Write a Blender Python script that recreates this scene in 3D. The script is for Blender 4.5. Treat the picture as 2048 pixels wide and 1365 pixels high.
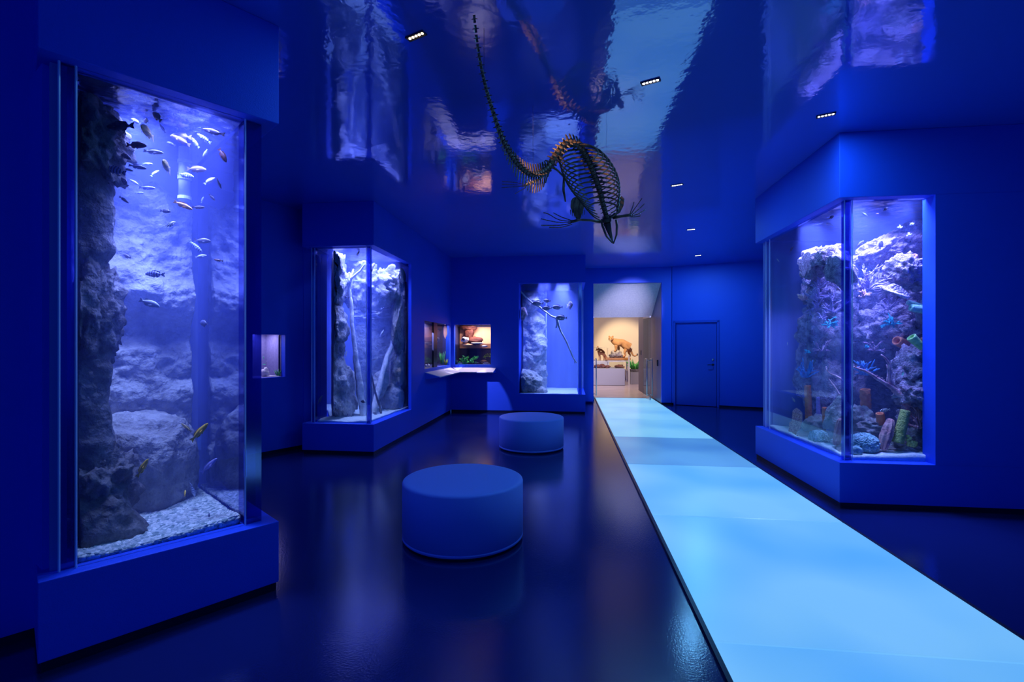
import bpy, bmesh, math, random
from mathutils import Vector, Matrix, noise
random.seed(7)
for o in list(bpy.data.objects): bpy.data.objects.remove(o)
SC = bpy.context.scene
COL = SC.collection
# ------------------------------------------------------------------ camera
FPX = 960.0; HORIZON = 690.0; EYE = 1.5; CEIL = 3.448
YAW = math.atan(115 / FPX)
cam = bpy.data.cameras.new('camera'); co = bpy.data.objects.new('camera', cam); COL.objects.link(co)
cam.sensor_width = 36; cam.lens = 36 * FPX / 2048; cam.shift_y = 7.5 / 2048
cam.clip_start = .05; cam.clip_end = 100
co.location = (0, 0, EYE); co.rotation_euler = (math.pi / 2, 0, YAW)
SC.camera = co
# ------------------------------------------------------------------ view, world, light
SC.view_settings.view_transform = 'Standard'; SC.view_settings.look = 'None'
SC.view_settings.gamma = 1; SC.view_settings.use_curve_mapping = False
SC.view_settings.exposure = 0.0
SC.cycles.use_denoising = True
try: SC.cycles.denoiser = 'OPENIMAGEDENOISE'
except Exception: pass
SC.cycles.max_bounces = 7; SC.cycles.diffuse_bounces = 3; SC.cycles.glossy_bounces = 3
SC.cycles.transmission_bounces = 2; SC.cycles.volume_bounces = 1; SC.cycles.transparent_max_bounces = 12
SC.cycles.caustics_reflective = False; SC.cycles.caustics_refractive = False
SC.cycles.sample_clamp_indirect = 3.0
SC.cycles.volume_step_rate = 4
w = bpy.data.worlds.new('world'); SC.world = w; w.use_nodes = True
w.node_tree.nodes['Background'].inputs[0].default_value = (0.008, 0.06, 0.42, 1)
w.node_tree.nodes['Background'].inputs[1].default_value = 1.3

def area(name, loc, size, power, color, target=None, sy=None, spread=180, glossy=False):
    l = bpy.data.lights.new(name, 'AREA'); l.size = size; l.energy = power; l.color = color
    if sy: l.shape = 'RECTANGLE'; l.size_y = sy
    l.spread = math.radians(spread)
    o = bpy.data.objects.new(name, l); COL.objects.link(o); o.location = loc
    if target is not None:
        o.rotation_euler = (Vector(target) - Vector(loc)).to_track_quat('-Z', 'Y').to_euler()
    return o
def spot(name, loc, target, power, color, angle=40, blend=.4, r=.03):
    l = bpy.data.lights.new(name, 'SPOT'); l.energy = power; l.color = color
    l.spot_size = math.radians(angle); l.spot_blend = blend; l.shadow_soft_size = r
    o = bpy.data.objects.new(name, l); COL.objects.link(o); o.location = loc
    o.rotation_euler = (Vector(target) - Vector(loc)).to_track_quat('-Z', 'Y').to_euler()
    return o
LAV = (0.23, 0.29, 1.0)
WARM = (1.0, .68, .38)
# lamps inside the hoods of the four tall aquariums
LAMPS = [((-2.22, 2.66), .30, 50), ((-2.60, 2.62), .26, 82),                    # left aquarium
         ((-3.20, 6.62), .35, 60), ((-2.95, 6.75), .35, 60), ((-2.98, 7.3), .55, 75), ((-3.55, 7.5), .50, 115),     # trunk aquarium
         ((-.15, 10.72), .25, 100), ((-.55, 10.68), .25, 60), ((-.2, 11.4), .25, 60),           # back wall aquarium
         ((2.72, 4.97), .22, 70), ((2.68, 5.7), .22, 95), ((3.15, 4.96), .22, 42), ((3.3, 5.7), .45, 55), ((2.9, 5.3), .40, 80)]   # reef aquarium
for (x_, y_), s_, p_ in LAMPS: area('aquarium_lamp', (x_, y_, 2.846), s_, p_ * 1.15, LAV, (x_, y_, 0), s_, 95)
# lamps under the lids of the small wall tanks
area('small_tank_lamp', (-2.05, 10.67, 1.975), .5, 18, (1, .76, .84), (-2.05, 10.67, 0), .08)
area('small_tank_lamp', (-2.85, 10.0, 1.955), .12, 9, (.62, .58, 1), (-2.90, 9.9, 0), .5)
spot('small_tank_beam', (-2.90, 8.95, 1.93), (-2.08, 10.48, .42), 330, (.50, .46, 1), 30, .2, .004)
# the hall beyond the doorway
area('hall_lamp', (1.6, 16.6, 4.2), 1.6, 150, (1, .72, .50), (1.6, 16.6, 0), 2.2)
spot('hall_spot', (1.3, 17.3, 4.2), (2.2, 20.3, 1.6), 900, (1, .74, .46), 38, .6, .05)
spot('passage_spot', (2.035, 8.397, 3.40), (1.45, 13.3, 2.2), 2600, (.62, .60, 1), 23, 1.0, .05)  # extra beam added at a ceiling fixture to brighten the sloping passage ceiling
# ceiling fixtures: plan positions read from the ceiling plane
LIGHTS = [(-.959, 2.928), (.595, 3.645), (2.157, 4.353), (1.3, 6.041), (2.035, 8.397), (2.777, 10.855)]
LTGT = [(-.6, 4.6, 0), (1.2, 5.0, 0), (2.4, 5.6, 0), (.4, 7.4, 0), (.8, 9.2, 0), (3.2, 11.6, .6)]
for i, (x, y) in enumerate(LIGHTS):
    area('ceiling_fixture_light', (x, y, 3.435), .12, (6, 12, 14, 14, 7, 36)[i], (.13, .50, 1.0), (x, y, 0), .04)

# ------------------------------------------------------------------ geometry helpers
FW = Vector((-math.sin(YAW), math.cos(YAW))); RT = Vector((math.cos(YAW), math.sin(YAW)))
def W2(u, d):
    return FW * d + RT * ((u - 1024) / FPX * d)
def ZV(v, d): return EYE + (HORIZON - v) * d / FPX
def P3(u, v, d):
    p = W2(u, d); return Vector((p.x, p.y, ZV(v, d)))
def DEP(p): return p[0] * FW.x + p[1] * FW.y
def hit(u, a, b):
    """depth and point where the vertical sight plane of column u meets the plan line a-b"""
    r = W2(u, 1.0); a = Vector(a[:2]); e = Vector(b[:2]) - a
    den = r.x * e.y - r.y * e.x
    d = (a.x * e.y - a.y * e.x) / den
    return d, r * d

class MB:
    def __init__(s): s.v = []; s.f = []; s.m = []
    def add(s, vs, fs, m=0):
        n = len(s.v); s.v += [tuple(x) for x in vs]; s.f += [tuple(i + n for i in f) for f in fs]; s.m += [m] * len(fs); return s
    def prism(s, poly, z0, z1, m=0):
        n = len(poly); ar = sum(poly[i][0] * poly[(i + 1) % n][1] - poly[(i + 1) % n][0] * poly[i][1] for i in range(n))
        if ar < 0: poly = list(poly)[::-1]
        vs = [(p[0], p[1], z0) for p in poly] + [(p[0], p[1], z1) for p in poly]
        fs = [tuple(range(n))[::-1], tuple(range(n, 2 * n))] + [(i, (i + 1) % n, (i + 1) % n + n, i + n) for i in range(n)]
        return s.add(vs, fs, m)
    def box(s, c, sz, rz=0, m=0, M=None):
        hx, hy, hz = sz[0] / 2, sz[1] / 2, sz[2] / 2; vs = []
        R = Matrix.Rotation(rz, 3, 'Z') if M is None else M
        for z in (-hz, hz):
            for x, y in ((-hx, -hy), (hx, -hy), (hx, hy), (-hx, hy)):
                vs.append(Vector(c) + R @ Vector((x, y, z)))
        return s.add(vs, [(3, 2, 1, 0), (4, 5, 6, 7), (0, 1, 5, 4), (1, 2, 6, 5), (2, 3, 7, 6), (3, 0, 4, 7)], m)
    def tube(s, pts, rad, seg=8, m=0, cap=True, flat=None):
        pts = [Vector(p) for p in pts]; n = len(pts)
        if not hasattr(rad, '__len__'): rad = [rad] * n
        up = Vector((.13, .21, 1)).normalized(); vs = []; prev = None
        for i, p in enumerate(pts):
            t = (pts[min(i + 1, n - 1)] - pts[max(i - 1, 0)])
            if t.length < 1e-9: t = Vector((0, 0, 1))
            t.normalize()
            a = (prev - t * prev.dot(t)) if prev is not None else t.cross(up if abs(t.dot(up)) < .95 else Vector((1, 0, 0)))
            if a.length < 1e-6: a = t.orthogonal()
            a.normalize(); prev = a; b = t.cross(a)
            for k in range(seg):
                q = 2 * math.pi * k / seg; vs.append(p + (a * math.cos(q) + b * math.sin(q)) * rad[i])
        fs = []
        for i in range(n - 1):
            for k in range(seg):
                k2 = (k + 1) % seg; fs.append((i * seg + k, i * seg + k2, (i + 1) * seg + k2, (i + 1) * seg + k))
        if cap: fs += [tuple(range(seg))[::-1], tuple(range((n - 1) * seg, n * seg))]
        return s.add(vs, fs, m)
    def ell(s, c, r, nu=12, nv=8, m=0, M=None):
        c = Vector(c); vs = []; fs = []
        for j in range(nv + 1):
            th = math.pi * j / nv
            for i in range(nu):
                ph = 2 * math.pi * i / nu
                q = Vector((r[0] * math.sin(th) * math.cos(ph), r[1] * math.sin(th) * math.sin(ph), r[2] * math.cos(th)))
                vs.append(c + (M @ q if M is not None else q))
        for j in range(nv):
            for i in range(nu):
                i2 = (i + 1) % nu; fs.append((j * nu + i, (j + 1) * nu + i, (j + 1) * nu + i2, j * nu + i2))
        return s.add(vs, fs, m)
    def lathe(s, prof, c=(0, 0, 0), seg=24, m=0, M=None):
        """prof: list of (r, z); open ends are closed by radius 0 points"""
        vs = []; n = len(prof); c = Vector(c)
        for r, z in prof:
            for k in range(seg):
                q = 2 * math.pi * k / seg; p = Vector((r * math.cos(q), r * math.sin(q), z)); vs.append(c + (M @ p if M is not None else p))
        fs = [(i * seg + k, i * seg + (k + 1) % seg, (i + 1) * seg + (k + 1) % seg, (i + 1) * seg + k) for i in range(n - 1) for k in range(seg)]
        return s.add(vs, fs, m)
    def sheet(s, outline, nrm, th, m=0):
        """flat outline (3D points) given a thickness along nrm"""
        n = len(outline); nrm = Vector(nrm).normalized() * th / 2
        vs = [Vector(p) - nrm for p in outline] + [Vector(p) + nrm for p in outline]
        fs = [tuple(range(n))[::-1], tuple(range(n, 2 * n))] + [(i, (i + 1) % n, (i + 1) % n + n, i + n) for i in range(n)]
        return s.add(vs, fs, m)
    def mesh(s, name, mats, smooth=False):
        me = bpy.data.meshes.new(name); me.from_pydata([tuple(v) for v in s.v], [], s.f)
        for mt in (mats if isinstance(mats, (list, tuple)) else [mats]): me.materials.append(mt)
        me.polygons.foreach_set("material_index", s.m); me.update()
        me.polygons.foreach_set('use_smooth', [smooth] * len(me.polygons))
        bm = bmesh.new(); bm.from_mesh(me); bmesh.ops.remove_doubles(bm, verts=bm.verts, dist=1e-6)
        bmesh.ops.recalc_face_normals(bm, faces=bm.faces); bm.to_mesh(me); bm.free()
        me.update(); return me
    def build(s, name, mats, parent=None, smooth=False, bevel=0, loc=None, seg=2):
        o = link(name, s.mesh(name, mats, smooth), parent)
        if loc is not None: o.location = loc
        if bevel:
            b = o.modifiers.new('bevel', 'BEVEL'); b.width = bevel; b.segments = seg; b.limit_method = 'ANGLE'
        return o
def link(name, data, parent=None):
    o = bpy.data.objects.new(name, data); COL.objects.link(o)
    if parent is not None: o.parent = parent
    return o
def tag(o, label=None, cat=None, group=None, kind=None):
    if label: o['label'] = label
    if cat: o['category'] = cat
    if group: o['group'] = group
    if kind: o['kind'] = kind
    return o
def thing(name, loc, label, cat, group=None, rz=0):
    o = bpy.data.objects.new(name, None); COL.objects.link(o); o.location = loc; o.rotation_euler = (0, 0, rz)
    o.empty_display_size = .1
    return tag(o, label, cat, group)
def struct(name, mb, mat, label=None, smooth=False, bevel=0):
    o = mb.build(name, mat, None, smooth, bevel); o['kind'] = 'structure'
    if label: o['label'] = label
    return o
def setmb(o, mb_verts=None):
    return o
def grid_wall(mb, a, b, th, z0, z1, holes):
    """straight wall from a to b (plan), thickness th to the left of a->b, with rectangular holes (s0,s1,z0,z1)"""
    a = Vector(a); b = Vector(b); L = (b - a).length; t = (b - a) / L; n = Vector((-t.y, t.x)) * th
    S = sorted({0, L} | {x for h_ in holes for x in h_[:2] if 0 < x < L}); Z = sorted({z0, z1} | {x for h_ in holes for x in h_[2:] if z0 < x < z1})
    for i in range(len(S) - 1):
        for j in range(len(Z) - 1):
            sm = (S[i] + S[i + 1]) / 2; zm = (Z[j] + Z[j + 1]) / 2
            if any(h_[0] < sm < h_[1] and h_[2] < zm < h_[3] for h_ in holes): continue
            p, q = a + t * S[i], a + t * S[i + 1]
            mb.prism([p, q, q + n, p + n], Z[j], Z[j + 1])
    return mb
# ------------------------------------------------------------------ materials
def new_mat(name):
    m = bpy.data.materials.new(name); m.use_nodes = True; nt = m.node_tree; nt.nodes.clear()
    out = nt.nodes.new('ShaderNodeOutputMaterial'); return m, nt, out
def pbr(name, col, rough=.6, metal=0, col2=None, scale=8, bump=0, bscale=40, spec=.5, ior=1.45, emis=None, estr=0, coord='Object', detail=6, stretch=(1, 1, 1), coat=0):
    m, nt, out = new_mat(name); N = nt.nodes; L = nt.links
    b = N.new('ShaderNodeBsdfPrincipled'); L.new(b.outputs[0], out.inputs[0])
    b.inputs['Base Color'].default_value = (*col, 1); b.inputs['Roughness'].default_value = rough
    b.inputs['Metallic'].default_value = metal; b.inputs['Specular IOR Level'].default_value = spec; b.inputs['IOR'].default_value = ior
    b.inputs['Coat Weight'].default_value = coat
    if col2 is not None or bump:
        tc = N.new('ShaderNodeTexCoord'); mp = N.new('ShaderNodeMapping'); mp.inputs['Scale'].default_value = stretch
        L.new(tc.outputs[coord], mp.inputs[0])
    if col2 is not None:
        tx = N.new('ShaderNodeTexNoise'); tx.inputs['Scale'].default_value = scale; tx.inputs['Detail'].default_value = detail
        L.new(mp.outputs[0], tx.inputs[0])
        rp = N.new('ShaderNodeValToRGB'); rp.color_ramp.elements[0].position = .35; rp.color_ramp.elements[1].position = .65
        rp.color_ramp.elements[0].color = (*col, 1); rp.color_ramp.elements[1].color = (*col2, 1)
        L.new(tx.outputs[0], rp.inputs[0]); L.new(rp.outputs[0], b.inputs['Base Color'])
    if bump:
        t2 = N.new('ShaderNodeTexNoise'); t2.inputs['Scale'].default_value = bscale; t2.inputs['Detail'].default_value = 5
        L.new(mp.outputs[0], t2.inputs[0]); bp = N.new('ShaderNodeBump'); bp.inputs['Strength'].default_value = bump; bp.inputs['Distance'].default_value = .02
        L.new(t2.outputs[0], bp.inputs['Height']); L.new(bp.outputs[0], b.inputs['Normal'])
    if emis is not None:
        b.inputs['Emission Color'].default_value = (*emis, 1); b.inputs['Emission Strength'].default_value = estr
    return m
def pane_mat(name, tint=(1, 1, 1), refl=0, rough=.0, gcol=(1, 1, 1), fres=True):
    """clear acrylic: mostly see-through, mirror-like where looked at from a low angle"""
    m, nt, out = new_mat(name); N = nt.nodes; L = nt.links
    tr = N.new('ShaderNodeBsdfTransparent'); tr.inputs[0].default_value = (*tint, 1)
    gl = N.new('ShaderNodeBsdfGlossy'); gl.inputs['Color'].default_value = (*gcol, 1); gl.inputs['Roughness'].default_value = rough
    mx = N.new('ShaderNodeMixShader')
    if fres:
        lw = N.new('ShaderNodeFresnel'); lw.inputs[0].default_value = 1.3
        mm = N.new('ShaderNodeMath'); mm.operation = 'MULTIPLY_ADD'; mm.inputs[1].default_value = .1; mm.inputs[2].default_value = refl
        L.new(lw.outputs[0], mm.inputs[0]); L.new(mm.outputs[0], mx.inputs[0])
    else: mx.inputs[0].default_value = refl
    L.new(tr.outputs[0], mx.inputs[1]); L.new(gl.outputs[0], mx.inputs[2]); L.new(mx.outputs[0], out.inputs[0])
    return m
def water_mat(name, dens, col, absd, acol):
    m, nt, out = new_mat(name); N = nt.nodes; L = nt.links
    s = N.new('ShaderNodeVolumeScatter'); s.inputs['Color'].default_value = (*col, 1); s.inputs['Density'].default_value = dens; s.inputs['Anisotropy'].default_value = .15
    a = N.new('ShaderNodeVolumeAbsorption'); a.inputs['Color'].default_value = (*acol, 1); a.inputs['Density'].default_value = absd
    ad = N.new('ShaderNodeAddShader'); L.new(s.outputs[0], ad.inputs[0]); L.new(a.outputs[0], ad.inputs[1]); L.new(ad.outputs[0], out.inputs['Volume'])
    return m
def emit_mat(name, col, strength, col2=None, scale=1.2):
    m, nt, out = new_mat(name); N = nt.nodes; L = nt.links
    e = N.new('ShaderNodeEmission'); e.inputs[0].default_value = (*col, 1); e.inputs[1].default_value = strength
    L.new(e.outputs[0], out.inputs[0])
    return m
M = {}
M['wall'] = pbr('blue_wall_paint', (.014, .09, .78), .55, bump=.12, bscale=160, col2=(.016, .10, .82), scale=.8)
M['kick'] = pbr('dark_base_vinyl', (.004, .006, .03), .4)
M['trimblue'] = pbr('blue_door_paint', (.012, .07, .60), .4)

def ceiling_material():
    m, nt, out = new_mat('glossy_blue_ceiling'); N = nt.nodes; L = nt.links
    b = N.new('ShaderNodeBsdfPrincipled'); L.new(b.outputs[0], out.inputs[0])
    b.inputs['Base Color'].default_value = (.02, .12, .75, 1); b.inputs['Roughness'].default_value = .62
    g = N.new('ShaderNodeBsdfGlossy'); g.inputs['Color'].default_value = (.55, .65, .95, 1); g.inputs['Roughness'].default_value = .055
    tc = N.new('ShaderNodeTexCoord'); n1 = N.new('ShaderNodeTexNoise'); n1.inputs['Scale'].default_value = 14; n1.inputs['Detail'].default_value = 2
    L.new(tc.outputs['Object'], n1.inputs[0]); bp = N.new('ShaderNodeBump'); bp.inputs['Strength'].default_value = .10; bp.inputs['Distance'].default_value = .01
    L.new(n1.outputs[0], bp.inputs['Height']); L.new(bp.outputs[0], g.inputs['Normal'])
    mx = N.new('ShaderNodeMixShader'); mx.inputs[0].default_value = .38
    L.new(b.outputs[0], mx.inputs[1]); L.new(g.outputs[0], mx.inputs[2]); L.new(mx.outputs[0], out.inputs[0])
    return m
M['ceiling'] = ceiling_material()
def floor_material():
    m, nt, out = new_mat('polished_dark_floor'); N = nt.nodes; L = nt.links
    tc = N.new('ShaderNodeTexCoord'); n1 = N.new('ShaderNodeTexNoise'); n1.inputs['Scale'].default_value = 1.1; n1.inputs['Detail'].default_value = 6
    L.new(tc.outputs['Object'], n1.inputs[0])
    b = N.new('ShaderNodeBsdfPrincipled'); L.new(b.outputs[0], out.inputs[0])
    b.inputs['Base Color'].default_value = (.008, .016, .10, 1)
    rr = N.new('ShaderNodeMapRange'); rr.inputs['To Min'].default_value = .09; rr.inputs['To Max'].default_value = .19
    L.new(n1.outputs[0], rr.inputs[0]); L.new(rr.outputs[0], b.inputs['Roughness'])
    b.inputs['IOR'].default_value = 2.3
    n2 = N.new('ShaderNodeTexNoise'); n2.inputs['Scale'].default_value = 90; n2.inputs['Detail'].default_value = 3
    L.new(tc.outputs['Object'], n2.inputs[0]); bp = N.new('ShaderNodeBump'); bp.inputs['Strength'].default_value = .12; bp.inputs['Distance'].default_value = .004
    L.new(n2.outputs[0], bp.inputs['Height']); L.new(bp.outputs[0], b.inputs['Normal'])
    return m
M['floor'] = floor_material()
M['hallfloor'] = pbr('pale_hall_floor', (.62, .52, .56), .22, col2=(.54, .46, .50), scale=2)
M['cream'] = pbr('cream_hall_wall', (.80, .72, .56), .8)
M['plaster'] = pbr('rough_white_plaster', (.78, .76, .80), .9, col2=(.66, .65, .72), scale=30, bump=.6, bscale=60)
M['concrete'] = pbr('blue_grey_passage_wall', (.10, .12, .30), .35, col2=(.07, .09, .22), scale=3, stretch=(1, 1, .3))
M['steel'] = pbr('brushed_steel', (.62, .62, .66), .28, 1)
M['dark'] = pbr('dark_hardware', (.01, .012, .03), .35)
M['acryl'] = pane_mat('clear_acrylic_pane', (.97, .98, 1), .0)
M['acrylside'] = pane_mat('acrylic_side_pane', (.5, .6, 1), .62, .02, (.80, .84, 1), fres=False)
M['edge'] = pane_mat('acrylic_panel_edge', (.25, .30, .75), .30, .12, (.5, .55, 1), fres=False)
M['bright'] = pbr('polished_acrylic_arris', (.65, .75, 1), .25, spec=1)
M['surf'] = None
M['water'] = water_mat('aquarium_water', .32, (.30, .38, 1), .15, (.0, .60, 1))
M['clearwater'] = water_mat('clearer_reef_water', .20, (.30, .40, 1), .12, (.05, .62, 1))
def surface_material():
    m, nt, out = new_mat('rippled_water_surface'); N = nt.nodes; L = nt.links
    tr = N.new('ShaderNodeBsdfTransparent'); gl = N.new('ShaderNodeBsdfGlossy'); gl.inputs['Roughness'].default_value = .03
    gl.inputs['Color'].default_value = (.9, .92, 1, 1)
    tc = N.new('ShaderNodeTexCoord'); n1 = N.new('ShaderNodeTexNoise'); n1.inputs['Scale'].default_value = 9; n1.inputs['Detail'].default_value = 4
    L.new(tc.outputs['Object'], n1.inputs[0]); bp = N.new('ShaderNodeBump'); bp.inputs['Strength'].default_value = .5; bp.inputs['Distance'].default_value = .05
    L.new(n1.outputs[0], bp.inputs['Height']); L.new(bp.outputs[0], gl.inputs['Normal'])
    mx = N.new('ShaderNodeMixShader'); mx.inputs[0].default_value = .5
    L.new(tr.outputs[0], mx.inputs[1]); L.new(gl.outputs[0], mx.inputs[2]); L.new(mx.outputs[0], out.inputs[0]); return m
M['surf'] = surface_material()
M['glass'] = pane_mat('clear_glass', (.96, .98, .98), .04)
# ================================================================== ROOM SHELL
BZ = .42; HZ = 2.85; KICK = .05
D1 = Vector((.598, .801)); D1.normalize(); NN = Vector((-D1.y, D1.x))
E1 = Vector((-1.764, 2.745)); L1 = Vector((-2.392, 1.903))
struct('floor', MB().box((.2, 4.7, -.06), (14, 18.0, .12)).box((.2, 4.7, -.2), (14, 18, .1)), M['floor'])
# the hall floor beyond the threshold
struct('floor_hall', MB().box((2.5, 20.5, -.06), (9, 13.6, .128)), M['hallfloor'])
struct('ceiling', MB().box((.2, 4.3, CEIL + .06), (14, 17, .12)), M['ceiling'])
def base_header(name, poly, kickin=.02):
    """a plinth and a header over the same plan"""
    struct(name + '_base', MB().prism(poly, KICK, BZ), M['wall'], bevel=.004)
    struct(name + '_header', MB().prism(poly, HZ, CEIL), M['wall'], bevel=.004)
def shrink(poly, k):
    n = len(poly); out = []
    ar = sum(poly[i][0] * poly[(i + 1) % n][1] - poly[(i + 1) % n][0] * poly[i][1] for i in range(n)); sg = 1 if ar > 0 else -1
    for i in range(n):
        p0, p, p1 = Vector(poly[i - 1]), Vector(poly[i]), Vector(poly[(i + 1) % n])
        e0 = (p - p0).normalized(); e1 = (p1 - p).normalized()
        n0 = Vector((-e0.y, e0.x)) * sg; n1 = Vector((-e1.y, e1.x)) * sg
        out.append(p + (n0 + n1) * k / max(.4, 1 + n0.dot(n1)))
    return out
# --- left aquarium column
T1poly = [L1, E1, E1 + NN * 3.65, L1 + NN * 3.65]
base_header('wall_left_column', T1poly)
struct('baseboard_left_column', MB().prism(shrink(T1poly, .012), 0, KICK), M['kick'])
# --- wall to the left of it, 0.41 m behind its face
a0 = L1 + NN * .41 + D1 * .0; b0 = a0 - D1 * 7
struct('wall_left_near', MB().prism([a0, b0, b0 + NN * .3, a0 + NN * .3], KICK, CEIL), M['wall'])
struct('baseboard_left_near', MB().prism([a0 + NN * .01, b0 + NN * .01, b0 + NN * .28, a0 + NN * .28], 0, KICK), M['kick'])
# --- wall with the little tank between the two left columns
w2b = Vector((-3.80, 6.604)); w2a = Vector((-4.688, 4.928)); w2t = (w2b - w2a).normalized()
w2n = Vector((-w2t.y, w2t.x))
def on(u, a, b):
    return hit(u, a, b)[1]
def srange(u0, u1, a, b):
    a = Vector(a); return sorted(((on(u0, a, b) - a).dot((Vector(b) - a).normalized()), (on(u1, a, b) - a).dot((Vector(b) - a).normalized())))
s2 = srange(505, 570.5, w2a, w2b)
dm2 = hit(548, w2a, w2b)[0]
Z2 = (ZV(755.5, dm2), ZV(669.5, dm2))
mb = grid_wall(MB(), w2a, w2b, .10, KICK, CEIL, [(s2[0], s2[1], Z2[0], Z2[1])])
struct('wall_left_middle', mb, M['wall'])
struct('baseboard_left_middle', MB().prism([w2a + w2n * .01, w2b + w2n * .01, w2b + w2n * .08, w2a + w2n * .08], 0, KICK), M['kick'])
struct('wall_left_recess', MB().prism([(-3.82, 6.54), (-3.62, 6.83), (-4.36, 8.03), (-4.72, 8.1), (-4.1, 6.6)], KICK, CEIL), M['wall'])
# --- second column (aquarium with the tree trunk) and the long left wall
XL = -2.627; YB = 10.485
y3 = on(822.7, (XL, 6), (XL, 12)).y
T3poly = [(-3.657, 6.22), (XL, 6.22), (XL, y3), (XL - .12, y3), (XL - .12, 9.0), (-5.0, 9.0), (-3.80, 6.80), (-3.657, 6.80)]
base_header('wall_left_second_column', T3poly)
y3 = on(822.7, (XL, 6), (XL, 12)).y
sw = srange(849, 898.6, (XL, y3), (XL, YB))
dA = hit(849, (XL, 6), (XL, 12))[0]; dB = hit(898.6, (XL, 6), (XL, 12))[0]
ZA = (ZV(739, dA), ZV(641.3, dA))
# the long wall faces +x; its thickness lies towards -x
mb = grid_wall(MB(), (XL, y3), (XL, YB), .05, KICK, CEIL, [(sw[0], sw[1], ZA[0], ZA[1])])
struct('wall_left_far', mb, M['wall'])
struct('baseboard_left_far', MB().prism([(XL - .012, 6.24), (XL - .012, YB), (XL - .1, YB), (XL - .1, 6.9), (-3.64, 6.9), (-3.64, 6.235)], 0, KICK), M['kick'])
# --- back wall with the corner tank and the fourth aquarium
XR4 = .342
x4 = on(1037.6, (-3, YB), (1, YB)).x
xs0 = on(908, (-3, YB), (1, YB)).x; xs1 = on(981.5, (-3, YB), (1, YB)).x
dS = hit(945, (-3, YB), (1, YB))[0]
ZS = (ZV(730, dS), ZV(649.3, dS))
mb = MB()
t = grid_wall(mb, (XR4, YB), (XL - .12, YB), -.12, KICK, CEIL, [(XR4 - xs1, XR4 - xs0, ZS[0], ZS[1]), (-1, XR4 - x4, BZ, HZ)])
mb.prism([(x4 - .05, YB + .12), (XR4, YB + .12), (XR4, 12.5), (x4 - .05, 12.5)], HZ, CEIL)
mb.prism([(x4 - .05, YB + .12), (XR4, YB + .12), (XR4, 12.5), (x4 - .05, 12.5)], KICK, BZ)
mb.prism([(x4 - .14, YB + .12), (x4, YB + .12), (x4, 12.5), (x4 - .14, 12.5)], KICK, CEIL)
struct('wall_back', mb, M['wall'])
struct('baseboard_back', MB().prism([(XL, YB + .012), (XR4 - .012, YB + .012), (XR4 - .012, 12.4), (XL, 12.4)], 0, KICK), M['kick'])
# --- recessed wall with the passage
YP = 12.40
px0 = on(1186.9, (0, YP), (2, YP)).x; px1 = on(1323.6, (0, YP), (2, YP)).x
ZP = ZV(566, hit(1250, (0, YP), (2, YP))[0])
mb = grid_wall(MB(), (2.541, YP), (XR4 - .1, YP), -.12, KICK, CEIL, [(2.541 - px1, 2.541 - px0, 0, ZP)])
struct('wall_back_passage', mb, M['wall'])
# passage: side walls, sloping ceiling
YD = 13.95
struct('wall_passage_right', MB().prism([(px1, YP + .12), (px1 + .25, YP + .12), (px1 + .25, YD + .5), (px1, YD + .5)], 0, 3.5), M['concrete'])
struct('wall_passage_left', MB().prism([(px0, YP + .12), (px0 - .25, YP + .12), (px0 - .25, YD + .5), (px0, YD + .5)], 0, 3.5), M['wall'])
sl = MB(); xa, xb = px0 - .1, px1 + .1; zE = 2.28
sl.add([(xa, YP + .12, ZP), (xb, YP + .12, ZP), (xb, YD, zE), (xa, YD, zE), (xa, YP + .12, 3.6), (xb, YP + .12, 3.6), (xb, YD, 3.6), (xa, YD, 3.6)],
       [(0, 1, 2, 3), (7, 6, 5, 4), (0, 4, 5, 1), (1, 5, 6, 2), (2, 6, 7, 3), (3, 7, 4, 0)])
struct('ceiling_passage', sl, M['plaster'])
struct('trim_1', MB().box(((px0 + px1) / 2, 13.80, .004), (px1 - px0, .05, .016)), M['steel'], 'metal threshold strip')
# --- door wall
dw0 = Vector((2.541, 12.36)); dw1 = Vector((4.421, 11.687)); dwt = (dw1 - dw0).normalized(); dwn = Vector((-dwt.y, dwt.x)); dw2 = dw0 + dwt * 4.2
sd = srange(1347, 1438.5, dw0, dw1); ddm = hit(1395, dw0, dw1)[0]; zdt = ZV(641.5, ddm)
mb = grid_wall(MB(), dw0, dw2, .14, KICK, CEIL, [(sd[0], sd[1], 0, zdt)])
struct('wall_right_far', mb, M['wall'])
q0 = dw0 + dwt * sd[1] + dwn * .012
struct('baseboard_right_far', MB().prism([q0, dw2 + dwn * .012, dw2 + dwn * .1, q0 + dwn * .09], 0, KICK), M['kick'])
struct('baseboard_back_passage', MB().prism([(px1 + .0, YP + .012), (2.541, YP + .012), (2.541, YP + .1), (px1, YP + .1)], 0, KICK), M['kick'])
struct('light_block_behind_door', MB().prism([dw0 + dwn * .17 + dwt * .04, dw2 + dwn * .17 + dwt * .3, dw2 + dwn * .3 + dwt * .3, dw0 + dwn * .3 + dwt * .0], -.02, CEIL + .05), M['kick'])  # unseen dark slab added behind the door wall to stop light leaking through
struct('light_block_corner', MB().box((2.56, 12.63, CEIL / 2), (.40, .22, CEIL + .1)), M['kick'])  # unseen dark block added behind the corner gap to keep hall light out
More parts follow.
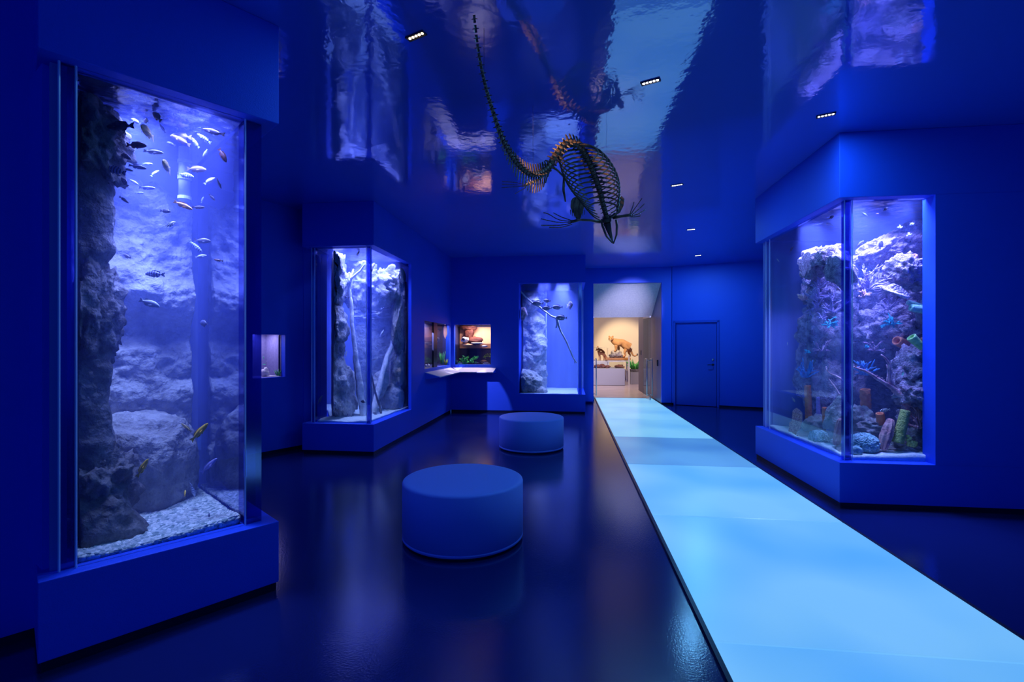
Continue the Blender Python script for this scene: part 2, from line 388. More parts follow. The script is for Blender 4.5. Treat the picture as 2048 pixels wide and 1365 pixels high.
# the blue service door
rzd = math.atan2(dwt.y, dwt.x)
dc = dw0 + dwt * ((sd[0] + sd[1]) / 2); wd = sd[1] - sd[0]
door = thing('door_1', (dc.x, dc.y, 0), 'blue painted flush service door with lever handle', 'door', rz=rzd); del door['category']; door['kind'] = 'structure'
fr = MB()
for sx in (-1, 1): fr.box((sx * (wd / 2 - .025), .04, zdt / 2), (.05, .12, zdt))
fr.box((0, .04, zdt - .025), (wd, .12, .05))
fr.build('door_frame', M['trimblue'], door, bevel=.004)
MB().box((0, .045, (zdt - .05) / 2 + .004), (wd - .12, .045, zdt - .065)).build('door_leaf', M['trimblue'], door, bevel=.003)
hx = wd / 2 - .14; hz = 1.02
h_ = MB(); h_.lathe([(0, 0), (.026, 0), (.026, .012), (0, .012)], (hx, .022, hz), 16, M=Matrix.Rotation(math.pi / 2, 3, 'X'))
h_.tube([(hx, .02, hz), (hx, -.035, hz), (hx - .02, -.045, hz), (hx - .12, -.045, hz - .004)], [.009, .009, .01, .008], 8)
tag(h_.build('lever_handle', M['dark'], door, smooth=True), 'dark metal lever handle')
MB().lathe([(0, 0), (.024, 0), (.024, .014), (.010, .016), (0, .016)], (hx, .022, hz + .12), 16, M=Matrix.Rotation(math.pi / 2, 3, 'X')).build('lock_cylinder', M['steel'], door, smooth=True)
# --- right aquarium block
XRT = 2.46; YRT = 4.73
xj = on(1871, (2, YRT), (5, YRT)).x
RTpoly = [(XRT, YRT), (6.5, YRT), (6.5, 6.74), (XRT, 6.74)]
base_header('wall_right_column', RTpoly)
struct('wall_right', MB().prism([(xj, YRT), (6.5, YRT), (6.5, YRT + .16), (xj, YRT + .16)], BZ, HZ).prism([(4.75, YRT + .16), (6.5, YRT + .16), (6.5, 6.74), (4.75, 6.74)], BZ, HZ), M['wall'])
struct('baseboard_right', MB().prism(shrink(RTpoly, .012), 0, KICK), M['kick'])
struct('wall_right_side', MB().box((6.6, 4.5, CEIL / 2), (.2, 18, CEIL)), M['wall'])
# ================================================================== FLOOR LIGHT PANELS
WX0, WX1 = .715, 2.262
def panel_material(name, c1, c2, st):
    m, nt, out = new_mat(name); N = nt.nodes; L = nt.links
    tc = N.new('ShaderNodeTexCoord'); n1 = N.new('ShaderNodeTexNoise'); n1.inputs['Scale'].default_value = .8; n1.inputs['Detail'].default_value = 1.5
    L.new(tc.outputs['Object'], n1.inputs[0])
    rp = N.new('ShaderNodeValToRGB'); rp.color_ramp.elements[0].position = .36; rp.color_ramp.elements[1].position = .62
    rp.color_ramp.elements[0].color = (*c1, 1); rp.color_ramp.elements[1].color = (*c2, 1); L.new(n1.outputs[0], rp.inputs[0])
    e = N.new('ShaderNodeEmission'); e.inputs[1].default_value = st; L.new(rp.outputs[0], e.inputs[0])
    g = N.new('ShaderNodeBsdfPrincipled'); g.inputs['Base Color'].default_value = (.08, .12, .16, 1); g.inputs['Roughness'].default_value = .28
    n2 = N.new('ShaderNodeTexNoise'); n2.inputs['Scale'].default_value = 60; L.new(tc.outputs['Object'], n2.inputs[0])
    bp = N.new('ShaderNodeBump'); bp.inputs['Strength'].default_value = .1; bp.inputs['Distance'].default_value = .003; L.new(n2.outputs[0], bp.inputs['Height']); L.new(bp.outputs[0], g.inputs['Normal'])
    ad = N.new('ShaderNodeAddShader'); L.new(e.outputs[0], ad.inputs[0]); L.new(g.outputs[0], ad.inputs[1]); L.new(ad.outputs[0], out.inputs[0]); return m
PM = [panel_material('lit_floor_glass', (.09, .42, 1.0), (.19, .55, 1.0), .88),
      panel_material('lit_floor_glass_pale', (.15, .53, .97), (.22, .64, 1.0), .82),
      panel_material('lit_floor_glass_frosted', (.07, .28, .70), (.12, .42, .85), .74)]
seams = [13.62, 11.6, 9.75, 7.9, 6.1, 4.3, 2.5, .7, -1.1]
names = ['farthest lit glass floor panel, touching the doorway threshold', 'second lit floor panel from the doorway', 'third lit floor panel from the doorway, pale blue',
         'frosted, slightly darker lit floor panel, fourth from the doorway', 'fifth lit floor panel from the doorway, just in front of the frosted one',
         'sixth lit floor panel from the doorway, beside the right aquarium corner', 'nearest lit floor panel still in view at the bottom of the photo', 'lit floor panel under the viewpoint']
for i in range(7):
    y1, y0 = seams[i], seams[i + 1]
    o = MB().box(((WX0 + WX1) / 2, (y0 + y1) / 2, .006), (WX1 - WX0, y1 - y0 - .012, .024)).build('floor_light_panel', PM[1 if i < 3 else (2 if i == 3 else 0)], None, bevel=.003)
    tag(o, names[i], 'floor panel', 'lit glass panels of the walkway')
ed = MB()
for x in (WX0 - .012, WX1 + .012): ed.box((x, 6.2, .006), (.024, 14.9, .026))
struct('trim_2', ed, M['dark'], 'thin dark edging of the lit walkway')
# ================================================================== CEILING FIXTURES
led_w = emit_mat('cool_white_leds', (1, .96, 1), 14); led_y = emit_mat('warm_leds', (1, .72, .38), 7)
labs = ['small recessed ceiling light with warm diodes, left of the skeleton tail', 'bright recessed ceiling light to the right of the skeleton ribs', 'recessed ceiling light above the right aquarium corner',
        'small ceiling light level with the skeleton skull, right of the paddle', 'second farthest small ceiling light towards the service door', 'farthest small ceiling light, nearest the service door']
for i, (x, y) in enumerate(LIGHTS):
    t = thing('ceiling_light', (x, y, CEIL), labs[i], 'ceiling light', 'recessed ceiling lights', rz=math.radians(-23))
    f = MB(); w_, l_ = .042, .135
    for sx in (-1, 1): f.box((sx * (l_ / 2), 0, -.004), (.006, w_, .008))
    for sy in (-1, 1): f.box((0, sy * w_ / 2, -.004), (l_ + .006, .006, .008))
    f.box((0, 0, -.0012), (l_, w_, .002)); f.build('housing', M['dark'], t)
    for k in range(5):
        MB().lathe([(0, -.006), (.0085, -.006), (.0085, -.002), (0, -.002)], ((k - 2) * .025, 0, 0), 12).build('diode', led_w if i else led_y, t)
# ================================================================== OTTOMANS
M['otto'] = pbr('pale_vinyl_upholstery', (.22, .34, .95), .55, bump=.15, bscale=220)
for i, (x, y, r, lb) in enumerate([(-.829, 3.70, .469, 'large round blue drum seat nearest the camera'), (-.555, 7.0, .471, 'round blue drum seat farther back, below the back wall aquarium')]):
    t = thing('drum_seat', (x, y, 0), lb, 'ottoman', 'round drum seats')
    MB().lathe([(0, 0), (r - .025, 0), (r - .025, .02), (0, .02)], (0, 0, 0), 64).build('plinth', M['kick'], t)
    pr = [(0, .018), (r - .006, .018), (r, .024), (r, .040), (r - .003, .043), (r, .046), (r, .435), (r - .004, .447), (r - .014, .453), (r - .04, .455), (0, .455)]
    MB().lathe(pr, (0, 0, 0), 96).build('upholstery', M['otto'], t, smooth=True).modifiers.new('e', 'EDGE_SPLIT').split_angle = math.radians(50)
# ================================================================== AQUARIUM SHELLS
def tank_span(poly, u):
    """entry and exit depth of the vertical sight plane u through a convex plan polygon"""
    r = W2(u, 1.0); ds = []
    n = len(poly)
    for i in range(n):
        a = Vector(poly[i]); e = Vector(poly[(i + 1) % n]) - a
        den = r.x * e.y - r.y * e.x
        if abs(den) < 1e-9: continue
        d = (a.x * e.y - a.y * e.x) / den; q = r * d
        t = (q - a).dot(e) / e.length_squared
        if -1e-4 <= t <= 1 + 1e-4 and d > 0: ds.append(d)
    if len(ds) > 1 and max(ds) - min(ds) > .02: return (min(ds), max(ds))
    um = 1024 + FPX * sum((p[0] * RT.x + p[1] * RT.y) / DEP(p) for p in poly) / n
    return tank_span(poly, u + (.6 if um > u else -.6))
def tpt(poly, u, v, t):
    d0, d1 = tank_span(poly, u); d = d0 + (d1 - d0) * t
    return P3(u, v, d), d
WTOP = 2.835
def slab(a, b, th, z0, z1, mb=None):
    a = Vector(a); b = Vector(b); t = (b - a).normalized(); n = Vector((-t.y, t.x)) * th
    return (mb or MB()).prism([a, b, b + n, a + n], z0, z1)
def aquarium(label, poly, panes, posts, arris, water_inset=.004, surface=True, hole=None):
    c = sum((Vector(p) for p in poly), Vector((0, 0))) / len(poly)
    t = thing('aquarium', (0, 0, 0), label, 'aquarium')
    for (nm, a, b, th, mat) in panes: slab(a, b, th, BZ, HZ).build(nm, mat, t)
    for (a, b, th) in posts: slab(a, b, th, BZ, HZ).build('corner_post', M['edge'], t)
    for p in arris: MB().box((p[0], p[1], (BZ + HZ) / 2), (.007, .007, HZ - BZ)).build('polished_edge', M['bright'], t)
    wl = label.split(' with ')[0].split(' filled ')[0]
    tag(MB().prism(shrink(poly, water_inset), BZ + .005, WTOP).build('aquarium_water', M['clearwater' if 'coral' in label else 'water']), 'hazy blue water filling the ' + wl, 'water', kind='stuff')
    tag(MB().prism(shrink(poly, water_inset * 2), WTOP + .002, WTOP + .008).build('water_surface', M['surf']), 'rippled water surface of the ' + wl, 'water', kind='stuff')
    return t
blue_back = pbr('blue_tank_lining', (.16, .20, .62), .6, col2=(.20, .25, .70), scale=3, stretch=(3, 3, .3))
# --- tank 1 (left): frame E1 + D1*s + NN*n
g0 = W2(118, 2.281); g1 = W2(524.5, 2.939)
gt = (g1 - g0).normalized(); gn = Vector((-gt.y, gt.x))
pc0 = on(152, g0, g1); pc1 = on(490, g0, g1)
TH = .10
i0 = pc0 + gn * .04; i1 = pc1 + gn * .04
T1 = [i0, i1, i1 + gn * 1.0, i0 + gn * 1.0]
T1L = 'tall corner aquarium at the left with a crowd of cichlids and a gravel floor'
aquarium(T1L, T1, [('front_pane', g0, g1 - gt * .002, .012, M['acryl']), ('side_pane', i1 + gt * .004, i1 + gt * .004 + gn * 1.0, -.02, M['acrylside'])],
         [(g0 + gn * .014, pc0 + gn * .014, .11), (pc1 + gn * .014, g1 + gn * .014, .10)], [g0 - gn * .004, pc0 - gn * .004, pc1 - gn * .004])
# walls around the tank: infill at the left, linings behind
struct('wall_left_infill', slab(L1 + NN * .16 + D1 * .02, g0 + gn * .09 - gt * .01, .3, BZ, HZ), M['wall'])
struct('wall_tank_left_back', slab(i0 + gn * 1.02 - gt * .4, i1 + gn * 1.02 + gt * .12, .08, BZ, HZ), blue_back)
struct('wall_tank_left_end', slab(i0 - gt * .03, i0 - gt * .03 + gn * 1.02, .06, BZ, HZ), blue_back)
# --- tank 3 (trunk tank)
fx0 = -3.50; fy = 6.31; fx1 = -2.72
y3i = on(817.3, (fx1, 6), (fx1, 12)).y
T3 = [(fx0, fy + .02), (fx1 - .02, fy + .02), (fx1 - .02, 8.0), (-4.30, 8.0), (-3.56, 6.78)]
T3L = 'tall corner aquarium with pale bare tree trunks standing in it'
lp = on(733, (fx0, fy), (fx1, fy)); rp_ = on(744, (fx1, fy), (fx1, 9))
aquarium(T3L, T3, [('front_pane', (fx0 - .06, fy), (fx1, fy), .012, M['acryl']), ('side_pane', (fx1 + .012, fy), (fx1 + .012, y3i), .012, M['acryl']),
                   ('side_pane', (fx0 - .02, fy + .02), (fx0 - .04, fy + .45), .012, M['acryl'])],
         [((lp.x, fy + .014), (fx1 + .0, fy + .014), .05), ((fx0 - .07, fy + .014), (fx0 - .02, fy + .014), .05)],
         [(fx0 - .065, fy - .004), (fx0 - .02, fy - .004), (lp.x, fy - .004), (fx1 + .012, fy)])
struct('wall_tank_second_back', slab((-4.7, 8.03), (fx1 + .0, 8.03), .08, BZ, HZ), blue_back)
# --- tank 4 (back wall)
T4 = [(x4 + .01, YB + .03), (XR4 - .10, YB + .03), (XR4 - .10, 12.0), (x4 + .01, 12.0)]
g4 = on(1163.5, (x4, YB + .03), (2, YB + .03)).x; e4 = on(1157, (x4, YB + .03), (2, YB + .03)).x
T4[1] = (e4, T4[1][1]); T4[2] = (e4, 12.0)
T4L = 'aquarium in the back wall with a diagonal branch and a shoal of disc shaped fish'
aquarium(T4L, T4, [('front_pane', (x4 + .002, YB + .012), (e4, YB + .012), .012, M['acryl']), ('side_pane', (e4 + .006, YB + .03), (e4 + .006, 12.0), -.012, M['acryl'])],
         [((e4 + .004, YB + .014), (g4, YB + .014), .05)], [(e4, YB + .006), (g4, YB + .006)])
struct('wall_tank_back_lining', MB().box((x4 / 2 + e4 / 2, 12.07, (BZ + HZ) / 2), (e4 - x4 + .3, .08, HZ - BZ)), blue_back)
# --- right tank (reef)
gx = 2.55; gy = 4.82; yL = on(1527.5, (gx, 5), (gx, 8)).y
xg = on(1858, (2, gy), (5, gy)).x
RTK = [(gx + .02, gy + .02), (xg + .14, gy + .02), (4.62, 6.60), (gx + .02, 6.60)]
RTL = 'corner aquarium at the right filled with a coral reef on white sand'
ppx = on(1704, (2, gy), (5, gy)).x; ppy = on(1686.5, (gx, 4), (gx, 8)).y
aquarium(RTL, RTK, [('front_pane', (gx + .002, gy), (xg + .03, gy), .012, M['acryl']), ('side_pane', (gx, 6.62), (gx, gy + .002), .012, M['acryl']), ('end_pane', (gx + .02, 6.615), (4.6, 6.615), .012, M['acryl'])],
         [((gx, gy + .014), (ppx, gy + .014), .04)], [(gx, gy), (ppx, gy - .002), (gx - .002, 6.62), (gx - .002, 6.50)])
struct('wall_tank_right_lining', MB().box((3.6, 6.69, (BZ + HZ) / 2), (2.1, .05, HZ - BZ)).prism([(xg + .16, gy + .03), (xg + .26, gy + .03), (4.74, 6.6), (4.64, 6.6)], BZ, HZ), blue_back)
struct('wall_right_jamb', MB().prism([(xg + .005, gy - .088), (xj + .02, gy - .088), (xj + .02, gy + .02), (xg + .005, gy + .02)], BZ, HZ), M['wall'])

# ------------------------------------------------------------------ rock, gravel, wood
def rock_mat(name, c1, c2, sc=6, bump=1.0, rough=.9):
    m, nt, out = new_mat(name); N = nt.nodes; L = nt.links
    b = N.new('ShaderNodeBsdfPrincipled'); b.inputs['Roughness'].default_value = rough; L.new(b.outputs[0], out.inputs[0])
    tc = N.new('ShaderNodeTexCoord'); n1 = N.new('ShaderNodeTexNoise'); n1.inputs['Scale'].default_value = sc; n1.inputs['Detail'].default_value = 8; n1.inputs['Roughness'].default_value = .65
    L.new(tc.outputs['Object'], n1.inputs[0]); rp = N.new('ShaderNodeValToRGB'); rp.color_ramp.elements[0].position = .38; rp.color_ramp.elements[1].position = .62
    rp.color_ramp.elements[0].color = (*c1, 1); rp.color_ramp.elements[1].color = (*c2, 1); L.new(n1.outputs[0], rp.inputs[0]); L.new(rp.outputs[0], b.inputs['Base Color'])
    v = N.new('ShaderNodeTexNoise'); v.inputs['Scale'].default_value = sc * 4; v.inputs['Detail'].default_value = 8
    L.new(tc.outputs['Object'], v.inputs[0]); bp = N.new('ShaderNodeBump'); bp.inputs['Strength'].default_value = bump; bp.inputs['Distance'].default_value = .03
    L.new(v.outputs[0], bp.inputs['Height']); L.new(bp.outputs[0], b.inputs['Normal']); return m
M['rock'] = rock_mat('grey_tan_rock', (.24, .22, .22), (.50, .47, .46))
M['rockdark'] = rock_mat('dark_brown_rock', (.09, .08, .09), (.26, .24, .25))
M['rockpale'] = rock_mat('pale_limestone_rock', (.34, .32, .34), (.60, .56, .58))
M['reef'] = rock_mat('encrusted_reef_rock', (.18, .12, .20), (.58, .44, .55), 14, 1.0)
M['reefpink'] = rock_mat('pink_encrusted_reef_rock', (.34, .22, .30), (.66, .48, .58), 18, 1.0)
def nz(p, sc, oc=5, seed=0):
    q = Vector(p) * sc + Vector((seed * 7.3, seed * 3.1, seed * 5.7)); return noise.fractal(q, 1.0, 2.1, oc)
def rough(p, sc, seed=0, strat=0):
    a = nz(p, sc, 6, seed); r_ = 1 - 2 * abs(nz(p, sc * .6, 4, seed + 9))
    return a * .6 + r_ * .35
def boulder(name, label, cat, poly, u, v, t, wpx, hpx, mat, dr=1.0, amp=.22, seed=0, sub=5, tilt=0, group=None, sq=1.0, sc=1.6):
    """natural stone: centre on the tank's floor plan, displaced shape with ledges"""
    c, d = tpt(poly, u, v, t); rw = wpx / FPX * d / 2; rh = hpx / FPX * d / 2; rd = (rw + rh) / 2 * dr
    bm = bmesh.new(); bmesh.ops.create_icosphere(bm, subdivisions=sub, radius=1)
    R = Matrix.Rotation(tilt, 3, 'Y'); Rz = Matrix.Rotation(YAW, 3, 'Z')
    for w_ in bm.verts:
        n = w_.co.normalized()
        p = Vector([math.copysign(abs(x) ** sq, x) for x in n])
        k = 1 + amp * 2.0 * rough(n * 1.0, sc, seed) + amp * .35 * nz(n, sc * 7, 3, seed)
        p = R @ Vector((p.x * rw * k, p.y * rd * k, p.z * rh * k)); w_.co = Rz @ p
    for f in bm.faces: f.smooth = True
    me = bpy.data.meshes.new(name); bm.to_mesh(me); bm.free(); me.materials.append(mat)
    o = link(name, me); o.location = c; return tag(o, label, cat, group)
def column(name, label, cat, poly, prof, t, mat, z0, z1, amp=.12, seed=0, group=None, depth_k=1.0, nz_=90, na=72, sc=1.5):
    """upright rock; prof = rows of (v, u_left, u_right) read where its outline runs"""
    um = sum((a[1] + a[2]) / 2 for a in prof) / len(prof); _, d = tpt(poly, um, 600, t)
    rows = [(ZV(v, d), W2(a, d), W2(b, d)) for v, a, b in prof]; rows.sort(key=lambda r: r[0])
    def at(z):
        if z <= rows[0][0]: return rows[0][1], rows[0][2]
        for i in range(len(rows) - 1):
            if rows[i][0] <= z <= rows[i + 1][0]:
                k = (z - rows[i][0]) / (rows[i + 1][0] - rows[i][0]); k = k * k * (3 - 2 * k)
                return rows[i][1].lerp(rows[i + 1][1], k), rows[i][2].lerp(rows[i + 1][2], k)
        return rows[-1][1], rows[-1][2]
    vs = []; 
    for j in range(nz_ + 1):
        z = z0 + (z1 - z0) * j / nz_; a, b = at(z); c = (a + b) / 2; r = (b - a).length / 2
        e = min(1, (z1 - z) / .10 + .05) ** .5
        for i in range(na):
            q = 2 * math.pi * i / na
            dirv = Vector((math.cos(q) * RT.x * 1 + math.sin(q) * FW.x * depth_k, math.cos(q) * RT.y + math.sin(q) * FW.y * depth_k))
            s3 = Vector((c.x + dirv.x * r, c.y + dirv.y * r, z))
            k = e * (1 + amp * 1.6 * rough(s3, sc * 2, seed) + amp * .25 * nz(s3, sc * 14, 3, seed))
            vs.append((c.x + dirv.x * r * k, c.y + dirv.y * r * k, z + .03 * nz(s3, 5, 3, seed)))
    fs = [(j * na + i, j * na + (i + 1) % na, (j + 1) * na + (i + 1) % na, (j + 1) * na + i) for j in range(nz_) for i in range(na)]
    fs += [tuple(range(na))[::-1], tuple(range(nz_ * na, (nz_ + 1) * na))]
    o = MB().add(vs, fs).build(name, mat, None, smooth=True); return tag(o, label, cat, group)
def rockface(name, label, a, b, zf, th, mat, amp=.10, seed=0, nx=90, nzz=110, sc=1.3, ledge=None, z0=BZ + .01):
    """rock slab standing along a->b (plan) with its worked face on the right side; zf(s01) gives the top"""
    a = Vector(a); b = Vector(b); t = (b - a); n = Vector((t.y, -t.x)).normalized(); vs = []
    for j in range(nzz + 1):
        for i in range(nx + 1):
            s_ = i / nx; p = a + t * s_; zt = zf(s_); z = z0 + (zt - z0) * j / nzz
            q = Vector((p.x, p.y, z)); k = th * .5 + amp * 1.8 * rough(q, sc, seed) + amp * .3 * nz((q.x, q.y, q.z * 2.2), sc * 7, 4, seed) + (ledge(s_, z) if ledge else 0)
            edge = min(1, (nzz - j) / 6) ** .5; k *= edge
            vs.append((p.x + n.x * k, p.y + n.y * k, z + .02 * nz(q, 3, 3, seed + 2)))
    m = (nx + 1) * (nzz + 1); back = [(v[0] * 0 + (a + t * ((k % (nx + 1)) / nx)).x - n.x * .02, (a + t * ((k % (nx + 1)) / nx)).y - n.y * .02, v[2]) for k, v in enumerate(vs)]
    vs = vs + back; W_ = nx + 1; fs = [(j * W_ + i, j * W_ + i + 1, (j + 1) * W_ + i + 1, (j + 1) * W_ + i) for j in range(nzz) for i in range(nx)]
    fs += [(m + (j + 1) * W_ + i, m + (j + 1) * W_ + i + 1, m + j * W_ + i + 1, m + j * W_ + i) for j in range(nzz) for i in range(nx)]
    for i in range(nx): fs += [(i + 1, i, m + i, m + i + 1), (nzz * W_ + i, nzz * W_ + i + 1, m + nzz * W_ + i + 1, m + nzz * W_ + i)]
    for j in range(nzz): fs += [(j * W_, (j + 1) * W_, m + (j + 1) * W_, m + j * W_), ((j + 1) * W_ + nx, j * W_ + nx, m + j * W_ + nx, m + (j + 1) * W_ + nx)]
    o = MB().add(vs, fs).build(name, mat, None, smooth=True); return tag(o, label, 'rock')
def bed(name, label, cat, poly, mat, h0, amp, seed=0, n=90, sc=3, mound=None, inset=.01, fine=0):
    """loose bed following the tank's plan"""
    P = shrink(poly, inset); xs = [p.x for p in P]; ys = [p.y for p in P]
    def inside(x, y):
        s_ = 0
        for i in range(len(P)):
            a, b = P[i], P[(i + 1) % len(P)]; c = (b.x - a.x) * (y - a.y) - (b.y - a.y) * (x - a.x)
            if s_ == 0: s_ = c
            elif c * s_ < 0: return False
        return True
    c = sum(P, Vector((0, 0))) / len(P); rings = n; vs = []; per = []
    for i in range(len(P)):
        a, b = P[i], P[(i + 1) % len(P)]
        for k in range(n // 2): per.append(a.lerp(b, k / (n // 2)))
    m = len(per)
    def hz_(x, y): return BZ + h0 + amp * nz((x, y, 0), sc, 4, seed) + (mound(x, y) if mound else 0) + (fine * nz((x, y, 0), 45, 2, seed) if fine else 0)
    for j in range(rings + 1):
        for p in per:
            q = c.lerp(p, max(.002, j / rings)); vs.append((q.x, q.y, max(BZ + .004, hz_(q.x, q.y))))
    base = len(vs); vs += [(p.x, p.y, BZ + .001) for p in per]
    fs = [(j * m + i, j * m + (i + 1) % m, (j + 1) * m + (i + 1) % m, (j + 1) * m + i) for j in range(rings) for i in range(m)]
    fs += [(rings * m + i, rings * m + (i + 1) % m, base + (i + 1) % m, base + i) for i in range(m)] + [tuple(range(m))[::-1], tuple(range(base, base + m))]
    o = MB().add(vs, fs).build(name, mat, None, smooth=True); tag(o, label, cat, kind='stuff'); return o
def gravel_mat(name, c1, c2, sc):
    m, nt, out = new_mat(name); N = nt.nodes; L = nt.links
    b = N.new('ShaderNodeBsdfPrincipled'); b.inputs['Roughness'].default_value = .8; L.new(b.outputs[0], out.inputs[0])
    tc = N.new('ShaderNodeTexCoord'); v = N.new('ShaderNodeTexVoronoi'); v.inputs['Scale'].default_value = sc; L.new(tc.outputs['Object'], v.inputs[0])
    rp = N.new('ShaderNodeValToRGB'); rp.color_ramp.elements[0].color = (*c1, 1); rp.color_ramp.elements[1].color = (*c2, 1); rp.color_ramp.elements[0].position = .15; rp.color_ramp.elements[1].position = .8
    L.new(v.outputs['Color'], rp.inputs[0]); L.new(rp.outputs[0], b.inputs['Base Color'])
    bp = N.new('ShaderNodeBump'); bp.invert = True; bp.inputs['Strength'].default_value = .9; bp.inputs['Distance'].default_value = .012; L.new(v.outputs['Distance'], bp.inputs['Height']); L.new(bp.outputs[0], b.inputs['Normal']); return m
M['gravel'] = gravel_mat('mixed_pale_gravel', (.25, .36, .38), (1, 1, .95), 62)
M['sand'] = pbr('white_coral_sand', (.75, .80, .80), .9, col2=(.9, .92, .9), scale=30, bump=.4, bscale=80)

# ================================================================== TANK 1 SCENERY
bed('gravel_bed', 'pale gravel covering the floor of the left corner aquarium', 'gravel', T1, M['gravel'], .035, .02, 1, fine=.008)
T1w = (T1[3] - T1[0])
bk0 = T1[3] - gn * .02 + gt * .05; bk1 = T1[2] - gn * .02 - gt * .10
_, ub = 0, on(377, T1[3], T1[2])
rockface('rock_backdrop', 'tall grey rock face at the back of the left corner aquarium', bk0, ub - gn * .02, lambda s_: 2.62 + .06 * math.sin(s_ * 5) + .08 * nz((s_, 0, 0), 5, 3), .16, M['rock'], .09, 3, sc=1.5,
         ledge=lambda s_, z: .10 * math.exp(-((z - 1.85) / .12) ** 2) - .10 * (1 if 1.45 < z < 1.72 else 0) * math.sin((z - 1.45) / .27 * math.pi) + .06 * math.exp(-((z - 1.15) / .1) ** 2))
column('rock_outcrop', 'dark rugged rock column against the left end of the left corner aquarium', 'rock', T1,
       [(120, 120, 176), (170, 120, 200), (220, 118, 226), (280, 118, 226), (340, 118, 212), (400, 118, 206), (450, 118, 204), (500, 118, 216), (530, 118, 200), (600, 118, 210), (760, 118, 205), (850, 118, 206), (960, 118, 215), (1010, 118, 248), (1080, 118, 262), (1160, 118, 250)],
       .34, M['rockdark'], BZ + .01, 2.79, .26, 5, depth_k=.9, sc=1.8, nz_=150)
column('rock_outcrop', 'lower rock spur with a rounded top beside the left end of the left aquarium', 'rock', T1,
       [(515, 160, 205), (545, 150, 220), (620, 140, 214), (720, 140, 200), (760, 140, 196), (860, 140, 206), (960, 140, 222), (1040, 140, 240)],
       .55, M['rock'], BZ + .01, 1.92, .12, 11, depth_k=.9, sc=2.2, nz_=120)
boulder('boulder', 'big smooth rounded boulder standing at the back of the left aquarium', 'rock', T1, 272, 935, .80, 185, 225, M['rock'], .8, .10, 4, sq=.8)
boulder('boulder', 'low flat-topped boulder on the gravel in front of the big rounded one', 'rock', T1, 288, 1010, .70, 110, 95, M['rock'], .8, .10, 8, sq=.75)
boulder('boulder', 'small boulder near the dark right corner of the left aquarium', 'rock', T1, 352, 950, .86, 70, 110, M['rock'], .9, .12, 18, sq=.8)
boulder('boulder', 'dark boulder at the front left foot of the rock column', 'rock', T1, 205, 1075, .30, 105, 110, M['rockdark'], .8, .15, 21, sq=.8)
boulder('overhang_rock', 'craggy rock overhang at the upper left whose ridge catches the light', 'rock', T1, 174, 258, .28, 90, 175, M['rockdark'], 1.0, .30, 27, tilt=-.30, sc=2.6)
boulder('overhang_rock', 'jagged dark rock knob at the left edge at mid height', 'rock', T1, 186, 620, .30, 56, 170, M['rockdark'], 1.0, .34, 28, sc=2.8)
boulder('overhang_rock', 'jagged rock bulge low on the dark column, above the gravel corner', 'rock', T1, 205, 985, .32, 78, 150, M['rockdark'], 1.0, .34, 29, sc=2.8)
# filter pipe near the surface
pt, pd = tpt(T1, 369, 300, .62); pv = thing('filter_pipe', (pt.x, pt.y, 0), 'pale plastic filter pipe with collars hanging at the back of the left aquarium', 'pipe')
M['pvc'] = pbr('pale_grey_plastic_pipe', (.62, .66, .72), .4)
rz = .018 * pd
MB().lathe([(0, 2.46), (.034, 2.46), (.034, 2.82), (0, 2.82)], (0, 0, 0), 20).build('tube', M['pvc'], pv, smooth=True)
for zc in (2.48, 2.61, 2.72): MB().lathe([(.0, zc - .010), (.040, zc - .010), (.040, zc + .010), (0, zc + .015)], (0, 0, 0), 20).build('collar', M['pvc'], pv)

# ================================================================== TANK 3 SCENERY (tree trunks)
bed('sand_bed', 'pale sand on the floor of the aquarium with the tree trunks', 'sand', T3, M['sand'], .03, .02, 2)
rockface('rock_backdrop', 'pale streaked rock slope high at the back of the trunk aquarium', (-4.25, 7.96), (-2.78, 7.96), lambda s_: 2.45 + .2 * math.sin(s_ * 7), .2, M['rockpale'], .14, 13, sc=1.2, z0=1.95)
rockface('rock_backdrop', 'darker recessed rock wall low at the back of the trunk aquarium', (-4.25, 7.98), (-2.76, 7.98), lambda s_: 2.1, .06, M['rock'], .05, 14, sc=1.2)
boulder('rock_outcrop', 'pale rock pinnacle rising to the surface at the left of the trunk aquarium', 'rock', T3, 664, 560, .10, 46, 105, M['rockpale'], 1.3, .28, 43, sc=2.4)
boulder('rock_outcrop', 'shaded rock below the pale pinnacle of the trunk aquarium', 'rock', T3, 662, 655, .12, 44, 120, M['rock'], 1.3, .28, 44, sc=2.4)
boulder('hanging_rock', 'pale streaked rock hanging under the surface behind the forked trunk', 'rock', T3, 722, 572, .55, 90, 80, M['rockpale'], .8, .30, 41, tilt=.5, sc=2.6)
boulder('hanging_rock', 'streaked rock slope under the surface right of the corner post of the trunk aquarium', 'rock', T3, 768, 575, .60, 60, 66, M['rockpale'], .8, .30, 42, tilt=.5, sc=2.6)
boulder('boulder', 'wedge shaped boulder at the lower left of the trunk aquarium', 'rock', T3, 672, 768, .25, 54, 140, M['rockpale'], 1.0, .22, 16, tilt=-.25, sc=2.2)
boulder('boulder', 'pale boulder low at the right end of the trunk aquarium', 'rock', T3, 786, 800, .62, 44, 60, M['rockpale'], 1.0, .16, 17)
boulder('boulder', 'dark boulder above the pale one at the right end of the trunk aquarium', 'rock', T3, 798, 740, .70, 34, 80, M['rock'], 1.0, .16, 19)
boulder('boulder', 'bright rock ledge just under the water at the right end of the trunk aquarium', 'rock', T3, 803, 552, .30, 36, 30, M['rockpale'], 1.2, .16, 20)
boulder('boulder', 'tall narrow rock at the far right end of the trunk aquarium', 'rock', T3, 802, 650, .80, 24, 130, M['rock'], 1.4, .14, 24)
boulder('boulder', 'small rock between the two trunks of the trunk aquarium', 'rock', T3, 757, 775, .60, 30, 70, M['rockpale'], 1.0, .16, 26, tilt=.3)
